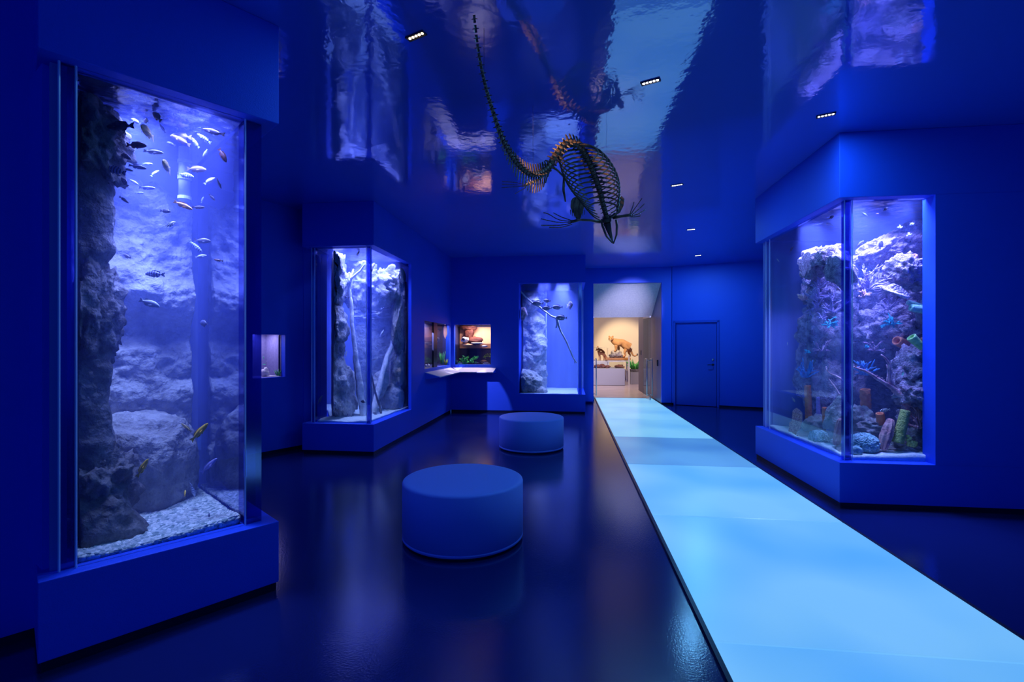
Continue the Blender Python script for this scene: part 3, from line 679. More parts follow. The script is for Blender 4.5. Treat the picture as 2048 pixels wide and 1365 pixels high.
M['wood'] = rock_mat('bleached_bare_wood', (.62, .58, .60), (.95, .90, .92), 9, .5)
M['wooddark'] = rock_mat('wet_dark_wood', (.10, .08, .09), (.22, .19, .2), 9, .5)
def branchy(mb, poly, pts, t, taper, seg=12):
    """pts rows of (u, v, radius_px)"""
    P = []; Rr = []
    for i, (u, v, r_) in enumerate(pts):
        tt = t[0] + (t[1] - t[0]) * i / (len(pts) - 1); p, d = tpt(poly, u, v, tt); P.append(p); Rr.append(r_ / FPX * d)
    # resample and roughen
    Q = []; S_ = []
    for i in range(len(P) - 1):
        for k in range(8):
            s_ = k / 8; q = P[i].lerp(P[i + 1], s_); Q.append(q + Vector((nz(q, 6, 2), nz(q + Vector((9, 0, 0)), 6, 2), 0)) * .012); S_.append((Rr[i] * (1 - s_) + Rr[i + 1] * s_) * (1 + .18 * nz(q, 14, 2)))
    Q.append(P[-1]); S_.append(Rr[-1]); mb.tube(Q, S_, seg); return mb
tr = thing('tree_trunk', (0, 0, 0), 'tall slender bleached trunk with a forked top in the front of the trunk aquarium', 'tree trunk')
branchy(MB(), T3, [(727, 832, 7), (722, 790, 6.5), (716, 740, 5), (710, 700, 4.5), (704, 650, 4), (703, 610, 3.6), (699, 580, 3.2), (701, 556, 3.2), (698, 546, 2.4)], (.30, .22), 1).build('stem', M['wood'], tr, smooth=True)
branchy(MB(), T3, [(701, 558, 2.8), (712, 550, 2.4), (722, 540, 2.0), (731, 528, 1.5)], (.22, .2), 1).build('branch', M['wood'], tr, smooth=True)
branchy(MB(), T3, [(700, 557, 2.4), (705, 548, 2.0), (707, 539, 1.4)], (.22, .25), 1).build('branch', M['wood'], tr, smooth=True)
branchy(MB(), T3, [(725, 836, 4.5), (718, 790, 4), (712, 745, 3.4), (708, 712, 2)], (.34, .27), 1).build('branch', M['wooddark'], tr, smooth=True)
tr = thing('tree_trunk', (0, 0, 0), 'leaning pale trunk rising to the right behind the corner post of the trunk aquarium', 'tree trunk')
branchy(MB(), T3, [(744, 834, 7), (752, 800, 6), (762, 760, 5.5), (772, 722, 5), (783, 692, 4.4), (792, 660, 4), (798, 620, 3.4), (803, 580, 3), (806, 556, 2.4)], (.35, .62), 1).build('stem', M['wood'], tr, smooth=True)
tr = tag(branchy(MB(), T3, [(742, 745, 1.6), (748, 775, 1.8), (756, 805, 2), (763, 832, 2.2)], (.30, .3), 1).build('stick', M['wooddark'], smooth=True), 'thin dark stick leaning beside the two pale trunks', 'stick')
tag(branchy(MB(), T3, [(742, 542, 2.2), (746, 534, 2.0), (749, 528, 1.4)], (.12, .15), 1).build('twig', M['wooddark'], smooth=True), 'short dark twig near the water surface right of the corner post', 'twig')
cyl = tag(MB().tube([P3(643.5, 500, 7.0), P3(643.5, 790, 7.0), P3(643.5, 836, 7.0)], .012, 12).build('water_pipe', M['pvc'], smooth=True), 'thin white upright pipe in the left corner of the trunk aquarium', 'pipe')

# ================================================================== TANK 4 SCENERY
bed('sand_bed', 'thin sand on the floor of the aquarium in the back wall', 'sand', T4, M['sand'], .01, .01, 3)
column('rock_outcrop', 'mottled rock face along the left of the back wall aquarium', 'rock', T4,
       [(566, 1030, 1086), (600, 1030, 1088), (615, 1030, 1066), (640, 1030, 1084), (700, 1030, 1090), (740, 1030, 1088), (790, 1030, 1090)], .58, M['rockpale'], BZ + .01, 2.78, .22, 31, depth_k=1.0, sc=2.2)
boulder('boulder', 'pale overhanging rock at the top left of the back wall aquarium', 'rock', T4, 1056, 604, .40, 50, 40, M['rockpale'], 1.0, .15, 32)
boulder('boulder', 'round pale stone at the left edge of the back wall aquarium', 'rock', T4, 1044, 628, .30, 20, 26, M['reefpink'], 1.0, .12, 33, sub=4)
boulder('boulder', 'pale sloping rock at the bottom left of the back wall aquarium', 'rock', T4, 1056, 765, .26, 60, 50, M['rockpale'], 1.0, .16, 34, tilt=.4)
boulder('boulder', 'small pale stone on the floor of the back wall aquarium', 'rock', T4, 1080, 784, .15, 28, 20, M['rockpale'], 1.0, .16, 35, sub=4)
br = thing('driftwood_branch', (0, 0, 0), 'pale branch running diagonally down through the back wall aquarium', 'branch')
branchy(MB(), T4, [(1037, 579, 1.6), (1052, 595, 1.7), (1067, 609, 1.7), (1078, 614, 1.6), (1090, 624, 1.6), (1103, 633, 1.8), (1114, 637, 2.2), (1116, 648, 2.0), (1122, 664, 1.8), (1132, 682, 1.8), (1142, 706, 1.6), (1150, 722, 1.2), (1155, 727, .8)], (.05, .05), 1, 10).build('stem', M['wood'], br, smooth=True)
branchy(MB(), T4, [(1113, 637, 2.4), (1114, 647, 2.4), (1112, 657, 1.4)], (.05, .05), 1, 8).build('twig', M['wood'], br, smooth=True)
branchy(MB(), T4, [(1150, 720, 1.0), (1149, 727, .7)], (.05, .05), 1, 6).build('twig', M['wood'], br, smooth=True)
tag(MB().tube([P3(1092, 575, 11.6), P3(1092, 786, 11.6)], .018, 10).build('water_pipe', M['pvc'], smooth=True), 'upright grey pipe in the middle of the back wall aquarium', 'pipe')
# ================================================================== FISH
def fishmat(name, c1, c2=None, kind='plain', rough=.35):
    m, nt, out = new_mat(name); N = nt.nodes; L = nt.links
    b = N.new('ShaderNodeBsdfPrincipled'); b.inputs['Roughness'].default_value = rough; L.new(b.outputs[0], out.inputs[0]); b.inputs['Base Color'].default_value = (*c1, 1)
    if c2:
        tc = N.new('ShaderNodeTexCoord')
        if kind == 'stripe':
            w_ = N.new('ShaderNodeTexWave'); w_.bands_direction = 'X'; w_.inputs['Scale'].default_value = 2.6; w_.inputs['Distortion'].default_value = .5; src = w_.outputs[0]
            lo, hi = .45, .55
        elif kind == 'belly':
            sp = N.new('ShaderNodeSeparateXYZ'); L.new(tc.outputs['Object'], sp.inputs[0]); mr = N.new('ShaderNodeMapRange'); mr.inputs[1].default_value = -.12; mr.inputs[2].default_value = .12
            L.new(sp.outputs[2], mr.inputs[0]); src = mr.outputs[0]; lo, hi = .3, .6; w_ = None
        else:
            w_ = N.new('ShaderNodeTexNoise'); w_.inputs['Scale'].default_value = 7; src = w_.outputs[0]; lo, hi = .45, .55
        if w_: L.new(tc.outputs['Object'], w_.inputs[0])
        rp = N.new('ShaderNodeValToRGB'); rp.color_ramp.elements[0].position = lo; rp.color_ramp.elements[1].position = hi
        rp.color_ramp.elements[0].color = (*c1, 1); rp.color_ramp.elements[1].color = (*c2, 1); L.new(src, rp.inputs[0]); L.new(rp.outputs[0], b.inputs['Base Color'])
    return m
FM = {
 'pale': fishmat('pale_pink_fish_skin', (.48, .33, .34), (.56, .42, .40), 'belly'),
 'white': fishmat('white_fish_skin', (.50, .52, .62), (.60, .62, .70), 'belly'),
 'dark': fishmat('dark_fish_skin', (.05, .04, .07), (.10, .08, .12), 'spot'),
 'blue': fishmat('slate_blue_fish_skin', (.12, .14, .32), (.20, .22, .42), 'belly'),
 'brown': fishmat('red_brown_fish_skin', (.16, .05, .05), (.22, .09, .08), 'spot'),
 'yellow': fishmat('yellow_fish_skin', (.90, .52, .03), (.95, .62, .06), 'belly'),
 'orange': fishmat('orange_fish_skin', (.85, .36, .05), (.9, .46, .12), 'belly'),
 'olive': fishmat('olive_yellow_fish_skin', (.50, .38, .10), (.30, .22, .10), 'spot'),
 'lilac': fishmat('lilac_fish_skin', (.48, .40, .85), (.55, .50, .9), 'belly'),
 'zebra': fishmat('dark_barred_fish_skin', (.04, .04, .10), (.26, .28, .48), 'stripe'),
 'pzebra': fishmat('pale_barred_fish_skin', (.62, .68, .82), (.18, .22, .5), 'stripe'),
 'silver': fishmat('silver_grey_fish_skin', (.46, .44, .52), (.22, .20, .30), 'belly'),
 'clown': fishmat('black_white_banded_fish_skin', (.02, .02, .03), (.95, .95, .95), 'stripe'),
 'green': fishmat('small_green_fish_skin', (.1, .8, .4), (.2, .9, .5), 'belly')}
M['eye'] = pbr('black_fish_eye', (.005, .005, .01), .1)
SHAPES = {  # (x, half height up, half height down)
 'cichlid': ([(.5, .008, .008), (.47, .035, .03), (.42, .065, .05), (.34, .10, .075), (.22, .13, .10), (.08, .135, .115), (-.06, .115, .10), (-.18, .08, .07), (-.27, .048, .042), (-.33, .036, .034)], .42, .15),
 'slim': ([(.5, .006, .006), (.46, .03, .025), (.38, .055, .045), (.25, .075, .065), (.08, .085, .075), (-.10, .068, .06), (-.24, .04, .035), (-.33, .026, .024)], .5, .12),
 'disc': ([(.5, .01, .015), (.46, .06, .05), (.40, .11, .10), (.30, .17, .16), (.16, .215, .215), (.0, .215, .22), (-.14, .165, .16), (-.24, .095, .09), (-.31, .05, .045), (-.35, .045, .04)], .26, .20)}
_fc = {}
def fish_meshes(shape, col):
    k = (shape, col)
    if k in _fc: return _fc[k]
    prof, wk, fin = SHAPES[shape]; mt = FM[col]; seg = 14; mb = MB(); vs = []
    prof = [(x, a * 1.22, b * 1.22) for x, a, b in prof] if shape != 'disc' else prof
    if shape == 'slim': prof = [(x, a * 1.12, b * 1.12) for x, a, b in prof]
    for x, hu, hd in prof:
        for i in range(seg):
            q = 2 * math.pi * i / seg; c, s_ = math.cos(q), math.sin(q); vs.append((x, (hu + hd) * .5 * wk * 2 * c * .62, (hu if s_ > 0 else hd) * s_))
    n = len(prof); fs = [(j * seg + i, j * seg + (i + 1) % seg, (j + 1) * seg + (i + 1) % seg, (j + 1) * seg + i) for j in range(n - 1) for i in range(seg)] + [tuple(range(seg)), tuple(range((n - 1) * seg, n * seg))[::-1]]
    body = mb.add(vs, fs).mesh('body', mt, True)
    th = .010; y = (0, 1, 0); r = {}
    t1 = .10 if shape != 'slim' else .075
    r['tail_fin'] = MB().sheet([(-.31, 0, .03), (-.40, 0, t1 * .9), (-.50, 0, t1 * 1.15), (-.47, 0, .04), (-.455, 0, 0), (-.47, 0, -.04), (-.50, 0, -t1 * 1.15), (-.40, 0, -t1 * .9), (-.31, 0, -.03)], y, th).mesh('tail_fin', mt)
    def up(x):
        for a, b in zip(prof, prof[1:]):
            if b[0] <= x <= a[0]: k_ = (a[0] - x) / (a[0] - b[0]); return a[1] + (b[1] - a[1]) * k_, a[2] + (b[2] - a[2]) * k_
        return (.03, .03)
    f = fin * .38; xs = [.24, .16, .04, -.08, -.18, -.25]
    hs = [0, f * .8, f, f, f * 1.3, 0]
    r['dorsal_fin'] = MB().sheet([(x, 0, up(x)[0] * .9) for x in xs] + [(x - .03, 0, up(x)[0] * .9 + h_) for x, h_ in list(zip(xs, hs))[::-1][:-1]], y, th * .8).mesh('dorsal_fin', mt)
    r['anal_fin'] = MB().sheet([(-.02, 0, -up(-.02)[1] * .9), (-.10, 0, -up(-.1)[1] - f * 1.0), (-.22, 0, -up(-.22)[1] - f * .9), (-.24, 0, -up(-.24)[1] * .8)], y, th * .8).mesh('anal_fin', mt)
    pf = MB()
    for sy in (-1, 1):
        wy = (up(.2)[0] + up(.2)[1]) * .5 * wk * 1.24
        pf.sheet([(.22, sy * wy * .85, -.03), (.10, sy * (wy + .05), -.07), (.06, sy * (wy + .055), -.045), (.12, sy * (wy + .02), -.01)], (0, 1, .3), th * .6)
    r['pectoral_fins'] = pf.mesh('pectoral_fins', mt)
    pv = MB().sheet([(.12, .0, -up(.12)[1] * .9), (.03, .0, -up(.03)[1] - f * .9), (.02, .0, -up(.02)[1] * .9)], y, th * .8); r['pelvic_fin'] = pv.mesh('pelvic_fin', mt)
    ey = MB()
    for sy in (-1, 1):
        wy = (up(.40)[0] + up(.40)[1]) * .5 * wk * 1.24; ey.ell((.40, sy * wy * .82, up(.4)[0] * .30), (.016, .010, .016), 10, 6)
    r['eyes'] = ey.mesh('eyes', M['eye'], True)
    _fc[k] = (body, r); return _fc[k]
_fl = {}
def joined(shape, col):
    k = (shape, col)
    if k in _fl: return _fl[k]
    body, r = fish_meshes(shape, col); bm = bmesh.new(); bm.from_mesh(body)
    for m_ in list(r.values()): 
        if m_.name.startswith('eyes'): continue
        bm.from_mesh(m_)
    me = bpy.data.meshes.new('fish_body'); bm.to_mesh(me); bm.free(); me.materials.append(FM[col])
    for p in me.polygons: p.material_index = 0
    _fl[k] = me; return me
def fish(poly, u, v, ln, ang, shape, col, label, t=.4, yaw=0, group=None, name='fish', off=.0, partsmin=24):
    """ang: heading in the picture plane (0 right, 90 up); yaw turns the nose away from the viewer"""
    p, d = tpt(poly, u, v, t); L_ = ln / FPX * d / max(.35, math.cos(math.radians(yaw)) + .0)
    p.z = min(p.z, WTOP - .02 - L_ * .15)
    q, w_ = math.radians(ang), math.radians(yaw)
    R3 = Vector((RT.x, RT.y, 0)); F3 = Vector((FW.x, FW.y, 0))
    X = R3 * (math.cos(q) * math.cos(w_)) + Vector((0, 0, 1)) * (math.sin(q) * math.cos(w_)) + F3 * math.sin(w_)
    X.normalize(); Z = Vector((0, 0, 1)) if abs(X.z) < .97 else R3 * (1 if X.z < 0 else -1)
    if abs(X.z) > .6: Z = (Z + R3 * (-.8 * (1 if X.z > 0 else -1) * (1 if math.cos(q) >= 0 else -1))).normalized()
    Y = Z.cross(X).normalized(); Z = X.cross(Y).normalized()
    mw = Matrix(((X.x, Y.x, Z.x, p.x), (X.y, Y.y, Z.y, p.y), (X.z, Y.z, Z.z, p.z), (0, 0, 0, 1))) @ Matrix.Scale(L_, 4)
    if ln >= partsmin:
        body, r = fish_meshes(shape, col); o = bpy.data.objects.new(name, None); COL.objects.link(o); o.empty_display_size = .1; o.matrix_world = mw
        link('body', body, o)
        for k, m_ in r.items(): link(k, m_, o)
    else:
        o = link(name, joined(shape, col)); o.matrix_world = mw
    return tag(o, label, 'fish', group)
G1 = 'cichlids in the left corner aquarium'
rows = [  # u, v, length, heading, shape, colour, depth share, yaw, label
 (199, 195, 46, 128, 'slim', 'pale', .45, 10, 'pale pink fish nose up by the lit rock top, topmost left of the shoal'),
 (219, 191, 20, 150, 'cichlid', 'zebra', .5, 40, 'small dark striped fish right beside the pale pink one at the top left'),
 (314, 197, 36, 138, 'cichlid', 'pale', .25, 20, 'pale orange fish nose up to the left, just under the water surface'),
 (272, 227, 22, 150, 'cichlid', 'blue', .6, 0, 'small blue-grey fish left of the dark round one near the surface'),
 (292, 227, 20, 160, 'disc', 'dark', .5, 30, 'dark round-bodied fish near the surface, second row from the top'),
 (325, 227, 22, 125, 'slim', 'blue', .6, 0, 'thin blue fish slanting steeply, right of the dark round one'),
 (240, 253, 58, 184, 'cichlid', 'dark', .12, 0, 'large dark fish heading left in front of the rock edge'),
 (295, 265, 22, 0, 'cichlid', 'olive', .3, -72, 'yellowish fish seen head-on in the upper middle of the shoal'),
 (249, 283, 24, 175, 'cichlid', 'blue', .7, 0, 'blue fish half hidden behind the red-brown one'),
 (273, 291, 42, -4, 'cichlid', 'brown', .2, 0, 'dark red-brown fish heading right in the upper shoal'),
 (307, 304, 42, -8, 'slim', 'white', .35, 0, 'white fish with spotted side heading right below the red-brown one'),
 (257, 300, 20, 80, 'cichlid', 'pale', .6, 30, 'small pinkish fish pointing up under the red-brown one'),
 (250, 313, 27, -28, 'cichlid', 'dark', .3, 0, 'dark striped fish heading down to the right below the pinkish one'),
 (362, 241, 44, 176, 'cichlid', 'pale', .65, 0, 'hazy pale fish heading left, right of the middle near the surface'),
 (427, 264, 48, 166, 'slim', 'dark', .2, 0, 'long dark fish heading left under the dark beam at the upper right'),
 (362, 281, 44, 152, 'slim', 'pale', .3, 0, 'long pale pink fish heading up to the left above the filter pipe'),
 (408, 277, 34, 146, 'slim', 'pzebra', .4, 0, 'pale barred fish heading up left, right of the long pale pink one'),
 (391, 286, 26, 125, 'slim', 'white', .5, 0, 'slim bluish white fish between the pale pink and pale barred ones'),
 (342, 288, 19, 160, 'cichlid', 'blue', .6, 0, 'small dark blue fish left of the filter pipe top'),
 (410, 306, 18, 240, 'slim', 'white', .8, 0, 'faint pale fish pointing down right of the filter pipe'),
 (445, 311, 32, -62, 'cichlid', 'brown', .2, 0, 'brown fish nose down near the right edge below the dark beam'),
 (393, 339, 40, -4, 'cichlid', 'pale', .3, 0, 'plump pale pink fish heading right below the filter pipe'),
 (333, 334, 24, 10, 'cichlid', 'olive', .25, -66, 'mottled yellow fish turned towards the viewer in the middle of the shoal'),
 (371, 351, 34, -12, 'cichlid', 'pzebra', .5, 0, 'grey-white fish heading right just under the plump pink one'),
 (419, 362, 22, 52, 'cichlid', 'white', .4, 30, 'small white fish heading up, right of the plump pink one'),
 (438, 367, 16, 260, 'cichlid', 'dark', .3, 50, 'small black fish next to the right edge below the plump pink one'),
 (424, 395, 17, -50, 'cichlid', 'dark', .5, 0, 'tiny dark fish slanting down near the right edge'),
 (405, 400, 13, 70, 'cichlid', 'blue', .85, 0, 'faint tiny fish left of the tiny dark one near the right edge'),
 (230, 341, 46, 165, 'cichlid', 'zebra', .2, 0, 'large dark barred fish heading left at the left of the shoal'),
 (257, 340, 20, -14, 'slim', 'dark', .4, 0, 'small dark fish behind the tail of the large barred one'),
 (275, 334, 38, -12, 'slim', 'blue', .3, 0, 'slate blue fish heading right, left of the mottled yellow one'),
 (295, 328, 22, -3, 'slim', 'pzebra', .7, 0, 'faint barred fish behind the slate blue one'),
 (232, 350, 20, -10, 'slim', 'dark', .35, 0, 'slim dark fish tucked under the large barred one'),
 (248, 364, 26, 132, 'cichlid', 'dark', .35, 0, 'dark fish nose up left below the large barred one'),
 (215, 367, 15, 170, 'cichlid', 'dark', .4, 30, 'tiny dark fish at the very left of the shoal'),
 (310, 347, 18, 60, 'cichlid', 'blue', .8, 30, 'faint blue fish under the mottled yellow one'),
 (267, 364, 24, -32, 'slim', 'blue', .8, 0, 'very faint slanting fish right of the dark nose-up one'),
 (294, 376, 34, -5, 'slim', 'blue', .6, 0, 'hazy blue fish heading right against the lit rock'),
 (279, 386, 18, 0, 'slim', 'blue', .85, 0, 'faint little fish under the hazy blue one'),
 (248, 400, 24, -36, 'slim', 'dark', .4, 0, 'slim dark fish slanting down at the left, below the shoal'),
 (331, 423, 22, -6, 'cichlid', 'dark', .35, 0, 'dark little fish left of the orange-yellow one'),
 (366, 411, 42, -24, 'slim', 'orange', .25, 0, 'orange-yellow fish heading down right in the upper half'),
 (397, 415, 27, -2, 'slim', 'dark', .3, 0, 'slim dark fish nose to tail with the orange-yellow one'),
 (342, 449, 16, 65, 'cichlid', 'clown', .3, 50, 'tiny black and white fish alone below the orange-yellow one'),
 (405, 482, 34, -4, 'cichlid', 'silver', .4, 0, 'grey fish heading right in the middle of the tank'),
 (391, 493, 36, -42, 'slim', 'pzebra', .5, 0, 'pale barred fish slanting down right below the grey one'),
 (402, 513, 16, 20, 'cichlid', 'white', .7, 40, 'small white fish under the slanting pale barred one'),
 (437, 521, 19, 170, 'slim', 'brown', .4, 0, 'small reddish fish near the right edge at mid height'),
 (254, 513, 24, 160, 'cichlid', 'silver', .7, 20, 'small grey fish alone at the left middle, beside the rock'),
 (310, 549, 40, 178, 'cichlid', 'zebra', .55, 0, 'dark barred fish with long fins alone in front of the rock wall'),
 (299, 607, 44, -20, 'cichlid', 'white', .35, 0, 'bright white fish heading right, alone in the middle of the tank'),
 (408, 647, 26, 172, 'disc', 'zebra', .5, 30, 'round dark barred fish halfway down near the right side'),
 (399, 865, 50, 46, 'slim', 'yellow', .3, 0, 'big yellow fish heading up right in the lower half'),
 (373, 856, 28, 140, 'slim', 'olive', .75, 0, 'dim yellowish fish behind the big yellow one'),
 (285, 937, 44, 58, 'slim', 'yellow', .4, 0, 'yellow fish heading up in front of the rounded boulder'),
 (418, 932, 44, 42, 'slim', 'lilac', .3, 0, 'lilac blue fish heading up right near the bottom'),
 (386, 981, 32, 262, 'cichlid', 'pzebra', .6, 30, 'pale blue fish pointing down just above the gravel'),
 (370, 987, 12, 120, 'cichlid', 'yellow', .7, 40, 'tiny yellow fish left of the pale blue one near the gravel'),
 (418, 1037, 20, 88, 'slim', 'blue', .35, 0, 'thin blue fish upright just over the gravel at the right'),
 (222, 1086, 28, 62, 'cichlid', 'pzebra', .25, 20, 'striped fish resting low by the foot of the dark rock'),
 (276, 1073, 13, 0, 'cichlid', 'dark', .25, 0, 'tiny dark fish lying on the gravel'),
]
for u, v, ln, an, sh, cl, t, yw, lb in rows: fish(T1, u, v, ln, an, sh, cl, lb, .05 + t * .50, yw, G1)
G3 = 'fish in the trunk aquarium'
for u, v, ln, an, sh, cl, t, yw, lb in [
 (716, 500, 12, 100, 'disc', 'dark', .1, 50, 'small dark fish right under the surface, top of the trunk aquarium'),
 (714, 563, 19, 175, 'slim', 'blue', .3, 0, 'slim blue fish right beside the upper tall trunk'),
 (688, 593, 24, 160, 'cichlid', 'dark', .2, 0, 'biggest dark fish, left of the tall trunk'),
 (749, 565, 9, 170, 'disc', 'dark', .3, 0, 'small dark fish just right of the corner post'),
 (768, 565, 10, 280, 'cichlid', 'dark', .35, 0, 'small dark fish pointing down, second right of the corner post'),
 (789, 571, 8, 280, 'slim', 'white', .3, 0, 'tiny white fish at the upper right of the trunk aquarium'),
 (764, 667, 16, 60, 'slim', 'white', .25, 0, 'white fish heading up between the corner post and the leaning trunk'),
 (692, 709, 16, 75, 'slim', 'white', .5, 0, 'faint pale fish pointing up left of the tall trunk'),
 (748, 720, 10, 190, 'cichlid', 'dark', .4, 0, 'dark small fish in front of the thin stick'),
 (726, 804, 11, 170, 'disc', 'dark', .1, 20, 'round dark fish low on the tall trunk'),
 (696, 831, 12, 120, 'disc', 'silver', .2, 30, 'round grey fish near the sand left of the tall trunk'),
 (750, 828, 10, 160, 'disc', 'silver', .15, 20, 'grey fish near the sand right of the corner post'),
 (775, 822, 8, 20, 'slim', 'white', .3, 0, 'tiny pale fish low at the right of the trunk aquarium'),
 (640, 800, 20, 60, 'slim', 'blue', .06, 0, 'green-blue fish at the lower left edge of the trunk aquarium')]:
    fish(T3, u, v, ln, an, sh, cl, lb, t, yw, G3)
G4 = 'disc shaped fish by the diagonal branch'
for u, v, ln, an, yw, lb in [
 (1076, 607, 23, 178, 0, 'leftmost disc shaped fish on the diagonal branch'), (1094, 602, 15, 172, 25, 'topmost disc shaped fish, above the branch'),
 (1094, 617, 20, 180, 10, 'lower middle disc shaped fish touching the branch'), (1115, 615, 22, 182, 0, 'disc shaped fish heading left, rightmost in the upper row'),
 (1123, 636, 24, 178, 0, 'lowest disc shaped fish, at the bend of the branch'), (1139.5, 611, 12, 90, 78, 'fish seen head-on alone at the right of the back aquarium')]:
    fish(T4, u, v, ln, an if yw < 60 else 0, 'disc', 'silver', lb, .03, yw if yw < 60 else -76, G4, partsmin=14)
fish(T4, 1061, 640, 11, 80, 'slim', 'white', 'small white fish in front of the mottled rock of the back aquarium', .2, 0, G4, partsmin=99)
fish(T4, 1063, 709, 12, 150, 'cichlid', 'white', 'small pale fish low before the mottled rock of the back aquarium', .12, 0, G4, partsmin=99)
GR = 'small fish in the reef aquarium'
for u, v, ln, an, sh, cl, t, yw, lb in [
 (1663, 415, 12, 30, 'disc', 'dark', .12, 0, 'dark fish under the surface left of the corner post of the reef'),
 (1659, 430, 14, 160, 'cichlid', 'blue', .3, 0, 'blue fish second from the surface left of the reef corner post'),
 (1656, 436, 6, 0, 'slim', 'orange', .3, 0, 'tiny orange fish under the blue one left of the reef corner post'),
 (1583, 499, 14, 60, 'slim', 'dark', .3, 0, 'thin dark fish at the upper left of the reef aquarium'),
 (1556, 521, 9, 130, 'slim', 'white', .2, 0, 'tiny white fish at the far upper left of the reef aquarium'),
 (1662, 499, 20, 35, 'cichlid', 'dark', .2, 0, 'dark fish before the pale overhang, left of the reef corner post'),
 (1771, 411, 11, 40, 'disc', 'dark', .1, 0, 'dark oval fish just below the surface in the right pane'),
 (1730, 418, 13, 150, 'cichlid', 'blue', .2, 0, 'blue fish below the surface at the left of the right pane'),
 (1755, 420, 6, 0, 'slim', 'orange', .2, 0, 'tiny orange fish near the surface in the right pane'),
 (1720, 489, 22, 40, 'cichlid', 'dark', .15, 0, 'larger dark fish heading up right beside the corner post'),
 (1762, 490, 18, 75, 'disc', 'dark', .15, 0, 'dark fish pointing up, right of the larger dark one'),
 (1587, 800, 12, 300, 'cichlid', 'clown', .25, 0, 'black and white banded fish above the pink sea fan'),
 (1770, 821, 22, 190, 'cichlid', 'clown', .15, 0, 'black and white banded fish beside the short orange tube sponge'),
 (1575, 688, 7, 90, 'slim', 'white', .4, 0, 'tiny white fish in the open blue left of the reef'),
 (1750, 848, 14, 170, 'cichlid', 'dark', .12, 0, 'dark blue fish over the brain coral in the right pane'),
 (1736, 842, 8, 200, 'slim', 'blue', .2, 0, 'tiny blue fish left of the dark blue one near the sand')]:
    fish(RTK, u, v, ln, an, sh, cl, lb, t, yw, GR, partsmin=18)
# ================================================================== REEF (right aquarium)
bed('sand_bed', 'white coral sand on the floor of the reef aquarium', 'sand', RTK, M['sand'], .03, .03, 5, mound=lambda x, y: .06 * math.exp(-((x - 3.2) ** 2 + (y - 5.4) ** 2) / .3))
rockface('rock_backdrop', 'encrusted reef wall along the back of the reef aquarium', (3.12, 6.57), (4.45, 6.57), lambda s_: 2.45 + .22 * math.sin(s_ * 4 + .5) + .05 * math.sin(s_ * 17), .28, M['reef'], .16, 51, sc=2.2, ledge=lambda s_, z: -.2 * max(0, .25 - s_) + .12 * math.sin(z * 7 + s_ * 4))
R_ = [  # label, u, v, t, w, h, mat, seed, tilt
 ('big pink encrusted rock mass at the top right of the reef, just under the surface', 1836, 476, .28, 84, 56, 'reefpink', 61, -.35),
 ('long pale slope of rock leading from the top rock down to the left', 1762, 500, .30, 96, 44, 'reefpink', 62, -.55),
 ('dark purple rock wall under the top right rock', 1846, 520, .5, 80, 80, 'reef', 63, 0),
 ('knobbly pink rock that juts out in the upper right of the reef', 1806, 540, .14, 56, 56, 'reefpink', 64, .1),
 ('rock shelf holding the round cup sponge', 1838, 556, .18, 80, 44, 'reef', 65, -.1),
 ('shaded rock under the cup sponge shelf', 1840, 610, .45, 80, 84, 'reef', 66, 0),
 ('rock at the right edge beside the green finger sponges', 1868, 620, .12, 50, 60, 'reef', 67, 0),
 ('blue-grey knobbly rock in the middle of the right pane', 1780, 660, .5, 110, 90, 'reef', 68, 0),
 ('dark rock in the shade below the pink ridged plate coral', 1822, 660, .35, 70, 60, 'reef', 69, 0),
 ('round topped dark boulder below the lime tube sponge', 1830, 735, .16, 60, 90, 'reef', 70, .2),
 ('pale crusted ledge right of the green ridged coral', 1840, 782, .12, 78, 60, 'reef', 71, -.4),
 ('dark hollow rock low at the right edge', 1850, 850, .30, 70, 90, 'reef', 72, 0),
 ('long grey rock lying on the sand at the bottom right', 1812, 908, .16, 90, 40, 'rock', 73, .35),
 ('grey rock with ledges behind the yellow bead coral', 1846, 884, .22, 60, 56, 'rock', 74, .2),
 ('flat crusted stone on the sand at the bottom of the right pane', 1768, 920, .10, 50, 28, 'rock', 75, 0),
 ('bluish stones behind the big brain coral of the right pane', 1750, 858, .22, 60, 34, 'rock', 76, 0),
 ('bluish stone pile behind the orange tube sponge', 1720, 842, .30, 40, 50, 'rock', 77, 0),
 ('pale pink overhang of rock at the top of the left pane', 1626, 528, .22, 62, 50, 'reefpink', 78, -.6),
 ('pink rock bridge running to the corner post at the top of the left pane', 1660, 512, .20, 54, 34, 'reefpink', 79, -.5),
 ('knobbly rock against the corner post in the left pane', 1680, 540, .15, 40, 70, 'reef', 80, -.4),
 ('dark reef mass behind the staghorn coral of the left pane', 1660, 590, .6, 80, 110, 'reef', 81, 0),
 ('blue-purple reef boulder in the middle of the left pane', 1655, 655, .6, 84, 110, 'reef', 82, 0),
 ('dark purple reef boulder below the blue branching coral', 1662, 770, .65, 84, 120, 'reef', 83, 0),
 ('shaded boulder in the lower left of the reef, behind the tall orange sponge', 1628, 750, .75, 44, 130, 'reef', 84, 0),
 ('bluish stones on the sand right of the pink sea fan', 1636, 850, .30, 44, 36, 'rock', 85, 0),
 ('brown standing rock beside the corner post low in the left pane', 1676, 835, .18, 30, 70, 'rock', 86, .25),
 ('small grey stone on the sand against the corner post', 1682, 910, .08, 26, 26, 'rock', 87, 0),
 ('purple rock at the right edge above the lime tube sponge', 1866, 700, .20, 40, 60, 'reef', 88, 0),
 ('blue shaded rock between the cup sponge and the ridged plate coral', 1776, 590, .6, 90, 90, 'reef', 89, 0),
]
